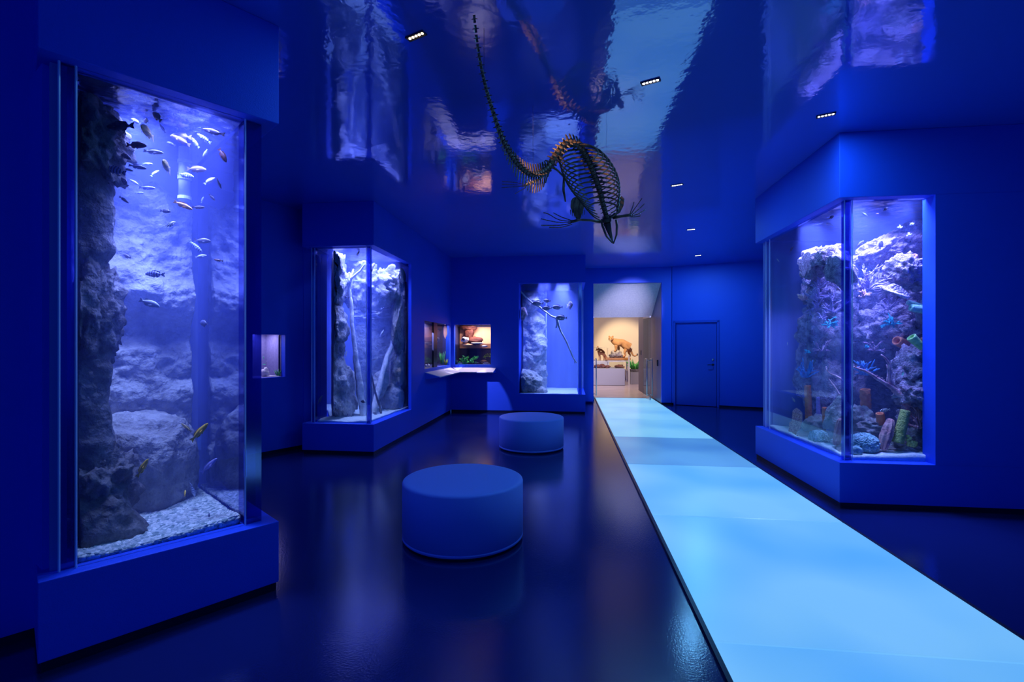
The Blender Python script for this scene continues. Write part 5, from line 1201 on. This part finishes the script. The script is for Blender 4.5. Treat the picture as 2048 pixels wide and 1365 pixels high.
tB = tankbox('bright tank in the back wall with terracotta rocks above water and green plants below', xs0 - .04, xs1 + .04, YB + .125, YB + .60, zS0, zS1 + .04, '-y', blackback)
MB().box((.0, .20, 1.0 * (zS0 + zS1) / 2 + .16), (xs1 - xs0, .012, (zS1 - zS0) * .55)).build('painted_backdrop', M['peach'], tB)
lzw = zS0 + (zS1 - zS0) * .52  # water line
MB().box((0, .02, lzw), (xs1 - xs0, .40, .004)).build('water_surface', M['surf'], tB)
def PS(u, v, dd): return P3(u, v, dS + dd)
def stone(name, label, cat, c, r, mat, seed, amp=.25, parent=None, group=None, sub=3, par=None):
    bm = bmesh.new(); bmesh.ops.create_icosphere(bm, subdivisions=sub, radius=1)
    for x in bm.verts:
        n = x.co.normalized(); f = 1 + amp * nz(n, 1.7, 4, seed); x.co = Vector((n.x * r[0], n.y * r[1], n.z * r[2])) * f
    for f in bm.faces: f.smooth = True
    me = bpy.data.meshes.new(name); bm.to_mesh(me); bm.free(); me.materials.append(mat); o = link(name, me, par); o.location = c
    return tag(o, label, cat, group) if label else o
stone('terracotta_rock', 'red-brown rock spire hanging over the water in the bright corner tank', 'rock', PS(938, 668, .46), (.10, .05, .17), M['terra'], 3, .5)
stone('terracotta_rock', 'broad red-brown rock top hanging from the lid of the bright corner tank', 'rock', PS(936, 656, .46), (.20, .06, .06), M['terra'], 4, .5)
stone('terracotta_rock', 'red-brown rock slope right of the spire in the bright corner tank', 'rock', PS(950, 682, .42), (.17, .08, .09), M['terra'], 5, .45)
stone('white_rock', 'white arched stone with a dark hollow at the water line of the bright tank', 'rock', PS(930, 680, .25), (.085, .06, .065), M['wstone'], 7, .35)
stone('hollow', None, None, PS(926.5, 679, .19), (.034, .02, .030), M['dark'], 8, .1) and None  # solid dark lump that stands for the shade inside the stone
o = bpy.data.objects['hollow']; tag(o, 'dark lump painted as the shade of a cave in the white arched stone', 'painted shade')
stone('pale_ledge', 'pale flat ledge floating at the water line of the bright tank', 'rock', PS(955, 687, .22), (.14, .05, .016), M['wstone'], 9, .4)
stone('pale_ledge', 'pale peach ledge under the white arched stone at the water line', 'rock', PS(935, 690, .22), (.11, .05, .022), M['peach'], 10, .4)
stone('turtle_shell', 'small patterned shell floating under the surface at the right of the bright tank', 'shell', PS(969, 693, .18), (.07, .05, .028), M['rockpale'], 11, .2)
stone('orange_rock', 'orange lit stone on the floor at the right of the bright tank', 'rock', PS(968, 724, .28), (.08, .05, .04), M['peach'], 12, .4)
for k, (u, v, r, lb) in enumerate([(921, 728, .07, 'grey pebble pile at the floor left of the plants'), (952, 727, .08, 'dark brown stone on the floor right of the plants'), (973, 728, .08, 'pale pebbles in the right floor corner of the bright tank')]):
    stone('pebble', lb, 'stone', PS(u, v, .22), (r, .05, .03), M['wstone'] if k != 1 else M['rockdark'], 20 + k, .3)
def leafplant(name, label, pts, mat, n, spread, sz, seed, parent=None, dd=.2, base_d=None):
    rnd = random.Random(seed); mb = MB()
    for (u, v) in pts:
        c = P3(u, v, (base_d or dS) + dd)
        for k in range(n):
            q = c + Vector((rnd.uniform(-1, 1) * spread, rnd.uniform(-.6, .6) * spread, rnd.uniform(-1, 1) * spread * .8)); s_ = sz * rnd.uniform(.6, 1.2)
            a = Vector((rnd.uniform(-1, 1), rnd.uniform(-1, .2), rnd.uniform(-.2, 1))).normalized(); b = a.orthogonal().normalized(); c2 = a.cross(b)
            mb.sheet([q, q + a * s_ * .4 + b * s_ * .35, q + a * s_ + c2 * s_ * .1, q + a * s_ * .4 - b * s_ * .35], c2, .003)
            mb.tube([c - Vector((0, 0, .02)), q], .0022, 4)
    o = mb.build(name, mat, None); return tag(o, label, 'plant')
leafplant('water_plant', 'large bright green leafy plant clump in the middle of the bright tank', [(926, 722), (933, 717), (939, 724), (931, 726), (943, 721)], M['leaf'], 16, .05, .055, 1)
leafplant('water_plant', 'low green leafy plant at the left floor of the bright tank', [(911, 724), (918, 726)], M['leaf'], 12, .045, .045, 2)
leafplant('water_plant', 'green leafy plant right of the large clump in the bright tank', [(950, 718), (955, 716), (947, 724)], M['leaf'], 12, .04, .045, 3)
leafplant('water_plant', 'yellow-green branching weed at the right of the bright tank', [(970, 715), (975, 712), (979, 711)], M['leaf2'], 9, .04, .04, 4)
def blades(name, label, u, v, d, n, h_, mat, seed, wpx=8):
    rnd = random.Random(seed); mb = MB(); c = P3(u, v, d)
    for k in range(n):
        x = (k / max(1, n - 1) - .5) * wpx / FPX * d; ln = h_ * rnd.uniform(.65, 1.1); lean = x * 1.2 + rnd.uniform(-.02, .02); p0 = c + R3 * x * .5
        mb.tube([p0, p0 + R3 * lean * .4 + Zu * ln * .5 + F3 * rnd.uniform(-.02, .02), p0 + R3 * lean + Zu * ln], [.006, .010, .002], 5)
    return tag(mb.build(name, mat, None, smooth=True), label, 'plant')
dA2 = 10.5
blades('water_plant', 'tall green grass-like plant behind the glass of the left wall tank', 884, 729, dA2, 12, .26, M['leaf'], 5, 8)
blades('water_plant', 'small yellowish plant sprig right of the tall one in the left wall tank', 892, 730, dA2, 5, .13, M['leaf2'], 6, 5)
dA3 = hit(860, (XL - .22, 6), (XL - .22, 12))[0]
for k, (u, v, w_, lb) in enumerate([(852, 732, .03, 'white stone in the left corner of the left wall tank'), (858, 733, .05, 'jagged white stones on the floor of the left wall tank'), (867, 731, .05, 'white stones beside the dark divider of the left wall tank')]):
    p = P3(u, v, dA3); p.x = max(p.x, XL - .34); stone('white_stone', lb, 'stone', p, (w_ * .6, w_, w_ * .9), M['wstone'], 30 + k, .6)
p = P3(862, 686, dA3); 
# --- slanted caption ledges under the two tanks
M['panel'] = pbr('pale_caption_panel', (.78, .76, .86), .45)
def ledge(label, pts_top, pts_low, th=.02):
    n = thing('caption_ledge', (0, 0, 0), label, 'ledge', 'slanted caption ledges of the corner tanks')
    a, b = pts_top; d_, c = pts_low
    top = [a, b, c, d_]; nrm = (Vector(b) - Vector(a)).cross(Vector(d_) - Vector(a)).normalized(); nrm = nrm if nrm.z > 0 else -nrm
    MB().sheet([Vector(p) for p in top], nrm, th).build('panel', M['panel'], n)
    mb = MB(); mb.add([Vector(a), Vector(b), Vector(c), Vector(d_), Vector(a) - Zu * .12, Vector(b) - Zu * .12], [(0, 3, 4), (1, 5, 2), (4, 5, 1, 0), (3, 2, 5, 4)]); mb.build('bracket', M['wall'], n)
    return n
zl = .985; zq = .90; pr = .26
yl0 = pA0 - .02
ledge('slanted pale ledge on the left wall under the dark tank', ((XL, yl0 + .05, zl), (XL, YB - .03, zl)), ((XL + pr, yl0 + .16, zq), (XL + pr, YB - pr, zq)))
xr1 = on(992.4, (-3, YB), (1, YB)).x
ledge('slanted pale ledge on the back wall under the bright tank', ((XL + .03, YB, zl), (xr1, YB, zl)), ((XL + pr, YB - pr, zq), (xr1 - .03, YB - pr, zq)))
for (y_) in ((pm0 + pm1) / 2 - .25,):
    pass
# --- tank C in the middle left wall
zc0, zc1 = Z2; sC = (s2[0] + s2[1]) / 2; cC = w2a + w2t * sC + w2n * .32; wC = s2[1] - s2[0]
tC = thing('wall_tank', (cC.x, cC.y, 0), 'small violet lit tank in the wall between the two left aquariums', 'fish tank', rz=math.atan2(w2t.y, w2t.x))
mb = MB(); zz = (zc0 + zc1) / 2; H_ = zc1 - zc0
lining = pbr('violet_grey_tank_lining', (.34, .32, .55), .8, col2=(.28, .26, .48), scale=30)
mb.box((0, 0, zc0 - .01), (wC + .06, .44, .02)).box((0, 0, zc1 + .03), (wC + .06, .44, .02)).box((0, .21, zz), (wC + .06, .02, H_ + .06)).box((-wC / 2 - .02, 0, zz), (.02, .44, H_ + .06)).box((wC / 2 + .02, 0, zz), (.02, .44, H_ + .06))
mb.build('casing', lining, tC); MB().box((0, -.20, zz), (wC + .02, .008, H_ + .02)).build('glass_front', M['glass'], tC)
MB().box((wC / 2 - .012, -.19, zz), (.02, .02, H_)).build('seal', M['dark'], tC)
dC = dm2 + .18
area('small_tank_lamp', (cC.x, cC.y, zc1 + .012), .3, 3.2, (.62, .55, 1), (cC.x, cC.y, 0), .3)
blades('water_plant', 'tiny green sprig with a white stem standing in the violet wall tank', 557, 752, dC, 4, .09, M['leaf'], 9, 9)
stone('pale_rock', 'lilac stone at the left floor of the violet wall tank', 'rock', P3(531, 746, dC), (.05, .05, .07), M['wstone'], 41, .5)
stone('pale_rock', 'low pale gravel heap along the floor of the violet wall tank', 'rock', P3(544, 753.5, dC), (.11, .05, .016), M['wstone'], 42, .4)
T2p = [cC - w2n * .12 - w2t * wC * .48, cC - w2n * .12 + w2t * wC * .48, cC + w2n * .15 + w2t * wC * .48, cC + w2n * .15 - w2t * wC * .48]
fish(T2p, 562, 713, 4, 80, 'slim', 'lilac', 'speck-sized lilac fish at the right of the violet wall tank', .4)
fish(T2p, 532, 724.5, 5, 45, 'slim', 'white', 'tiny white fish above the lilac stone of the violet wall tank', .4)
fish(T2p, 528, 729.5, 7, 0, 'slim', 'green', 'small green fish at the left edge of the violet wall tank', .4)
fish(T2p, 527, 716, 6, 90, 'slim', 'green', 'turquoise fish higher up at the left edge of the violet wall tank', .4)

# ================================================================== HALL BEYOND THE DOORWAY
struct('wall_hall_back', MB().box((2.5, 21.1, 2.6), (9, .2, 5.4)), M['cream'])
struct('wall_hall_left', MB().box((-1.9, 17.5, 2.6), (.2, 7.2, 5.4)), M['cream'])
xw = on(1277, (0, 16.2), (4, 16.2)).x
M['greywall'] = pbr('grey_partition_wall', (.16, .15, .22), .7)
struct('wall_hall_partition', MB().prism([(xw, 16.2), (xw + .18, 16.2), (xw + .18, 14.6), (px1 + .02, 14.45), (px1 - .0, 14.45), (xw, 14.9)], 0, 3.6), M['greywall'])
struct('ceiling_hall', MB().box((2.5, 17.7, 5.2), (9, 7.5, .1)), M['cream'])
M['grey'] = pbr('grey_painted_plinth', (.42, .42, .46), .6)
M['whitep'] = pbr('white_painted_wood', (.85, .80, .72), .5)
M['board'] = pbr('varnished_wooden_board', (.62, .28, .07), .4, col2=(.50, .20, .05), scale=6, stretch=(8, 1, 1))
def BX(u0, u1, d, depth):
    a = W2(u0, d); b = W2(u1, d); c = (a + b) / 2 + FW * depth / 2; return c, (b - a).length
# grey plinth with glass case
dP = 17.6; c, w_ = BX(1170, 1252, dP, 1.1); zt = ZV(737.5, dP)
pl = thing('display_plinth', (c.x, c.y, 0), 'long low grey plinth with a clear case in the hall beyond the doorway', 'plinth', rz=YAW * .2)
MB().box((0, 0, zt / 2 + .006), (w_, 1.1, zt - .012)).build('body', M['grey'], pl, bevel=.01)
cs = MB(); zc_ = ZV(723, dP)
for sx in (-1, 1): cs.box((sx * (w_ / 2 - .04), 0, (zt + zc_) / 2), (.01, 1.0, zc_ - zt))
cs.box((0, -.49, (zt + zc_) / 2), (w_ - .08, .01, zc_ - zt)).box((0, 0, zc_), (w_ - .07, 1.0, .01)); cs.build('glass_case', M['glass'], pl)
M['brown'] = pbr('brown_specimen', (.20, .06, .03), .6, col2=(.34, .13, .06), scale=20, bump=.5, bscale=60)
for k, (u, v, rx, rz_, lb) in enumerate([(1195, 734, .13, .07, 'knobbly brown specimen at the left end of the grey plinth'), (1204, 733, .14, .08, 'reddish brown specimen second from the left on the grey plinth'), (1214, 734.5, .12, .06, 'small brown specimen in the middle of the grey plinth'), (1238, 735, .18, .07, 'dark brown specimen on the right half of the grey plinth')]):
    p = P3(u, v, dP + .35); stone('specimen', lb, 'specimen', (p.x, p.y, zt + rz_ * .8), (rx, .12, rz_), M['brown'], 50 + k, .5)
# white stand with board, rock and cougar
dT = 18.9; zb0 = ZV(721, dT); zb1 = ZV(716.5, dT)
c, w_ = BX(1218, 1262, dT, .8)
tb = thing('display_stand', (c.x, c.y, 0), 'white legged display table carrying the mounted cougar', 'table')
MB().box((0, 0, zb0 - .04), (w_, .75, .06)).build('tabletop', M['whitep'], tb)
for sx in (-1, 1):
    for sy in (-1, 1): MB().box((sx * (w_ / 2 - .04), sy * .33, (zb0 - .07) / 2 + .004), (.05, .05, zb0 - .07)).build('leg', M['whitep'], tb)
MB().box((0, .1, zb0 - .40), (w_ - .1, .45, .03)).build('lower_shelf', M['whitep'], tb)
tag(MB().box((c.x - .02, c.y, (zb0 + zb1) / 2 + .004), (w_ + .1, .72, zb1 - zb0)).build('base_board', M['board'], None, bevel=.008), 'varnished wooden board under the mounted cougar', 'board')
zt2 = zb1 + .005
for k, (u, v, r, lb) in enumerate([(1233, 707, (.22, .2, .17), 'grey boulder under the front paws of the cougar'), (1224, 713, (.12, .14, .08), 'dark stone at the left end of the wooden board'), (1244, 714.5, (.12, .12, .05), 'flat dark stone beneath the belly of the cougar')]):
    p = P3(u, v, dT + .35); stone('mount_rock', lb, 'rock', (p.x, p.y, zt2 + r[2] * .85), r, M['rockdark'] if k else M['rock'], 60 + k, .4)
def skinned(name, verts, edges, mat, parent=None, sub=2, root=0):
    me = bpy.data.meshes.new(name); me.from_pydata([tuple(v[0]) for v in verts], edges, []); me.materials.append(mat)
    o = link(name, me, parent); o.modifiers.new('skin', 'SKIN'); sl_ = me.skin_vertices[0] if me.skin_vertices else None
    if sl_ is None:
        bm = bmesh.new(); bm.from_mesh(me); bm.verts.layers.skin.verify(); bm.to_mesh(me); bm.free(); sl_ = me.skin_vertices[0]
    for i, v in enumerate(verts):
        r = v[1] if hasattr(v[1], '__len__') else (v[1], v[1]); sl_.data[i].radius = r; sl_.data[i].use_root = (i == root)
    s_ = o.modifiers.new('sub', 'SUBSURF'); s_.levels = sub; s_.render_levels = sub
    o.modifiers['skin'].use_smooth_shade = True; return o
M['fur'] = pbr('tawny_cougar_fur', (.50, .27, .12), .8, col2=(.42, .21, .09), scale=9)
M['furw'] = pbr('cream_muzzle_fur', (.85, .72, .55), .8)
dK = dT + .36; kx = dK / FPX
def K(u, v, off=0): return P3(u, v, dK + off)
cg = thing('mounted_cougar', (0, 0, 0), 'mounted tawny cougar standing with its front paws on a boulder', 'animal')
V = [(K(1252, 690), .17), (K(1243, 686), .165), (K(1234, 684), .16), (K(1227.5, 683), .13), (K(1222.5, 680), .10),      # trunk, neck
     (K(1257, 693, -.0), .16), (K(1262, 703), .05), (K(1266, 711), .035), (K(1270, 713), .03), (K(1274, 710), .032),      # rump 5, tail 6-9
     (K(1253, 700, -.10), .11), (K(1249, 705, -.12), .055), (K(1251, 711, -.12), .04), (K(1246, 714.5, -.12), .042),          # hind leg near 10-13
     (K(1258, 701, .10), .09), (K(1257, 706, .12), .05), (K(1261, 711, .12), .036), (K(1258, 715, .12), .04),                # hind leg far 14-17
     (K(1232, 692, -.09), .085), (K(1232.5, 698, -.10), .055), (K(1231, 702, -.10), .045), (K(1228, 703.5, -.10), .045),       # fore near 18-21
     (K(1235, 692, .09), .08), (K(1238, 698, .10), .05), (K(1237, 702, .10), .042), (K(1234, 703.5, .10), .045)]               # fore far 22-25
Eg = [(0, 1), (1, 2), (2, 3), (3, 4), (0, 5), (5, 6), (6, 7), (7, 8), (8, 9), (5, 10), (10, 11), (11, 12), (12, 13), (5, 14), (14, 15), (15, 16), (16, 17), (2, 18), (18, 19), (19, 20), (20, 21), (2, 22), (22, 23), (23, 24), (24, 25)]
skinned('body', V, Eg, M['fur'], cg)
hd = MB(); hc = K(1222, 678.5, -.04); hd.ell(hc, (.105, .115, .10), 14, 10)
hd.tube([hc + Vector((-.02, -.06, -.02)), hc + Vector((-.05, -.15, -.04))], [.055, .042], 10)
for sx in (-1, 1): hd.ell(hc + Vector((.068 * sx, .0, .095)), (.034, .018, .038), 8, 6)
hd.build('head', M['fur'], cg, smooth=True)
MB().ell(hc + Vector((-.05, -.16, -.055)), (.040, .03, .028), 10, 6).build('muzzle', M['furw'], cg, smooth=True)
MB().ell(hc + Vector((-.055, -.19, -.038)), (.018, .012, .012), 8, 6).build('nose', M['dark'], cg, smooth=True)
for sx in (-1, 1): MB().ell(hc + Vector((-.03 + .05 * sx, -.105, .02)), (.014, .01, .012), 8, 6).build('eye', M['eye'], cg, smooth=True)
MB().ell(K(1274.6, 709.4), (.035, .03, .05), 8, 6).build('tail_tip', M['rockdark'], cg, smooth=True)
# foxes under a clear case
M['foxfur'] = pbr('red_brown_fox_fur', (.55, .24, .10), .8, col2=(.32, .14, .08), scale=9)
dF = 19.1
fc_, wf_ = BX(1184, 1219, dF, .6)
st = thing('fox_case', (fc_.x, fc_.y, 0), 'tall clear case on a white stand holding two mounted foxes', 'display case'); zf = ZV(722, dF)
MB().box((0, 0, zf / 2 + .004), (wf_, .6, zf)).build('stand', M['whitep'], st)
zft = ZV(696, dF); gc = MB()
for sx in (-1, 1):
    for sy in (-1, 1): gc.box((sx * (wf_ / 2 - .01), sy * .29, (zf + zft) / 2 + .008), (.012, .012, zft - zf))
gc.box((0, 0, zft), (wf_, .6, .012)); gc.build('case_frame', pbr('clear_case_edges', (.75, .72, .6), .2), st)
def fox(label, u, v, s_, d, flip=1):
    def k(a, b, o_=0): return P3(u + a * s_ * flip, v + b * s_, d + o_)
    f = thing('mounted_fox', (0, 0, 0), label, 'animal', 'mounted foxes in the clear case')
    r = d / FPX * s_
    V = [(k(5, 0), 3.0 * r), (k(0, -1), 3.2 * r), (k(-4, -2), 2.8 * r), (k(-6.5, -6), 1.9 * r), (k(8.5, 3), 2.4 * r), (k(10, 8), 2.2 * r), (k(9.5, 13), .7 * r),
         (k(-4, 4, -.03), 1.2 * r), (k(-3.5, 9, -.03), .8 * r), (k(-4, 13.4, -.03), .8 * r), (k(-2, 4, .04), 1.2 * r), (k(-1, 9, .04), .8 * r), (k(-1.5, 13.4, .04), .8 * r),
         (k(5, 5, -.03), 1.5 * r), (k(6, 9, -.03), .8 * r), (k(4.5, 13.4, -.03), .8 * r), (k(7, 5, .04), 1.4 * r), (k(8, 9, .04), .8 * r), (k(6.8, 13.4, .04), .8 * r)]
    skinned('body', V, [(0, 1), (1, 2), (2, 3), (0, 4), (4, 5), (5, 6), (2, 7), (7, 8), (8, 9), (2, 10), (10, 11), (11, 12), (0, 13), (13, 14), (14, 15), (0, 16), (16, 17), (17, 18)], M['foxfur'], f, root=1)
    h_ = MB(); q = k(-7.5, -8); h_.ell(q, (2.3 * r, 2.3 * r, 2.0 * r), 10, 8); h_.tube([q, k(-11, -6.6, -.04)], [1.4 * r, .5 * r], 8)
    for sx in (-1, 1): h_.tube([q + R3 * sx * 1.1 * r + Zu * r, q + R3 * sx * 1.4 * r + Zu * 4 * r], [1.0 * r, .15 * r], 6)
    h_.build('head', M['foxfur'], f, smooth=True); return f
fox('lower fox mounted facing left inside the clear case', 1202, 708, 1.0, dF + .28)
fox('upper fox behind and above the other in the clear case', 1201, 701, .75, dF + .45)
# box stack and plant at the right
dB = 18.2; c, w_ = BX(1263, 1282, dB, .5); zb = ZV(745, dB)
tag(MB().box((c.x, c.y, zb / 2 + .004), (w_, .5, zb)).build('low_cabinet', M['grey'], None, bevel=.006), 'low pale grey cabinet at the right side of the hall doorway', 'cabinet')
tag(MB().box((c.x, c.y, zb + .06), (w_ * .95, .45, .10)).build('planter', M['rockdark'], None, bevel=.01), 'dark planter box standing on the low grey cabinet', 'planter')
lf = MB(); rnd = random.Random(4)
for k in range(40):
    a = rnd.uniform(0, 6.28); q = Vector((c.x + math.cos(a) * .12, c.y + math.sin(a) * .12, zb + .11)); e = q + Vector((math.cos(a) * rnd.uniform(.05, .25), math.sin(a) * .15, rnd.uniform(.12, .42))); lf.tube([q, (q + e) / 2 + Zu * .05, e], [.012, .02, .004], 5)
tag(lf.build('green_plant', M['leaf'], None, smooth=True), 'green spiky plant growing in the dark planter', 'plant')
c2, w2_ = BX(1257, 1259.5, 17.9, .06); tag(MB().box((c2.x, c2.y, .55), (.05, .05, 1.1)).build('white_post', M['whitep'], None), 'slim white post right of the grey plinth', 'post')
# ------------------------------------------------------------------ glass doors folded open in the passage
M['doorglass'] = pane_mat('door_glass', (.72, .80, .84), .06)
def glass_door(label, x, y0, y1, ang, hside):
    L_ = y1 - y0; t = thing('glass_door', (x, y0, 0), label, 'door', 'open glass doors of the passage', rz=ang)
    MB().box((0, L_ / 2, 1.15), (.012, L_, 2.16)).build('glass_leaf', M['doorglass'], t)
    MB().box((0, L_ / 2, .06), (.035, L_, .10)).build('bottom_rail', M['steel'], t, bevel=.003)
    MB().box((0, L_ / 2, 2.25), (.035, L_, .05)).build('top_rail', M['steel'], t, bevel=.003)
    for sg in (-1, 1):
        h_ = MB(); hx_ = sg * .07; hy = .07
        h_.tube([(hx_, hy, .12), (hx_, hy, 1.12)], .014, 12); h_.tube([(0, hy, 1.08), (hx_, hy, 1.08)], .009, 8); h_.tube([(0, hy, .16), (hx_, hy, .16)], .009, 8)
        h_.tube([(hx_, hy, 1.12), (hx_ * .9, hy + .22, 1.12)], .011, 8)
        h_.build('pull_handle', M['steel'], t, smooth=True)
    return t
glass_door('glass door leaf folded back against the right passage wall', px1 - .16, 13.15, 13.95, math.radians(4), 1)
gx2 = on(1190.5, (0, 13.3), (3, 13.3)).x
glass_door('glass door leaf seen edge-on at the left side of the passage', gx2 - .05, 13.15, 13.95, math.radians(-2), -1)
tag(MB().box((px1 - .012, 12.95, 1.02), (.03, .10, .16)).build('door_opener_switch', M['dark'], None, bevel=.004), 'square dark push-plate switch on the right passage wall', 'switch')
tag(MB().box((xw - .012, 15.6, 1.25), (.03, .09, .14)).build('card_reader', M['dark'], None, bevel=.004), 'small dark wall box on the grey partition past the glass doors', 'switch')
# ================================================================== keep everything inside its own tank
bpy.context.view_layer.update()
def clamp_poly(P, x, y):
    """nearest point of a convex plan polygon (counter-clockwise)"""
    for _ in range(3):
        for i in range(len(P)):
            a, b = P[i], P[(i + 1) % len(P)]; e = (b - a).normalized(); n = Vector((-e.y, e.x)); d = (x - a.x) * n.x + (y - a.y) * n.y
            if d < 0: x -= n.x * d; y -= n.y * d
    return x, y
def ccw(poly):
    poly = [Vector(p) for p in poly]; n = len(poly); ar = sum(poly[i].x * poly[(i + 1) % n].y - poly[(i + 1) % n].x * poly[i].y for i in range(n))
    return poly if ar > 0 else poly[::-1]
def inpoly(P, x, y, tol=0):
    return all(((x - P[i].x) * -(P[(i + 1) % len(P)] - P[i]).normalized().y + (y - P[i].y) * (P[(i + 1) % len(P)] - P[i]).normalized().x) > -tol for i in range(len(P)))
tops = [o for o in SC.objects if o.parent is None and o.get('kind') not in ('structure', 'stuff') and o.get('category') not in ('aquarium', 'fish', 'water') and o.type in ('MESH', 'EMPTY')]
for poly in (T1, T3, T4, RTK):
    P = ccw(poly); Q = ccw(shrink(poly, .03))
    for o in tops:
        ms = [m_ for m_ in [o] + list(o.children) if m_.type == 'MESH']
        if not ms: continue
        vs = [m_.matrix_world @ m_.data.vertices[len(m_.data.vertices) // 2].co for m_ in ms]; vs += [m_.matrix_world @ m_.data.vertices[0].co for m_ in ms]
        c = sum((sum((m_.matrix_world @ Vector(k) for k in m_.bound_box), Vector()) / 8 for m_ in ms), Vector()) / len(ms)
        if not inpoly(P, c.x, c.y, .12): continue
        for m_ in ms:
            if m_.get('clamped') or m_.data.users > 1: continue
            W_ = m_.matrix_world; Wi = W_.inverted()
            for v in m_.data.vertices:
                p = W_ @ v.co; x, y = clamp_poly(Q, p.x, p.y); z = min(max(p.z, BZ + .006), WTOP - .02); v.co = Wi @ Vector((x, y, z))

# put the origin of every thing at its own base
bpy.context.view_layer.update()
for o in list(SC.objects):
    if o.parent is not None or o.get('kind') == 'structure' or o.type not in ('MESH', 'EMPTY'): continue
    if o.location.length > 1e-6 or o.scale.x != 1: continue
    ms = [m_ for m_ in [o] + list(o.children_recursive) if m_.type == 'MESH' and len(m_.data.vertices)]
    if not ms: continue
    pts = [m_.matrix_world @ Vector(k) for m_ in ms for k in m_.bound_box]
    b = Vector(((min(p.x for p in pts) + max(p.x for p in pts)) / 2, (min(p.y for p in pts) + max(p.y for p in pts)) / 2, min(p.z for p in pts)))
    if o.type == 'MESH':
        if o.data.users > 1: continue
        o.data.transform(Matrix.Translation(-b))
    o.location = b
    for ch in o.children: ch.location = ch.location - b
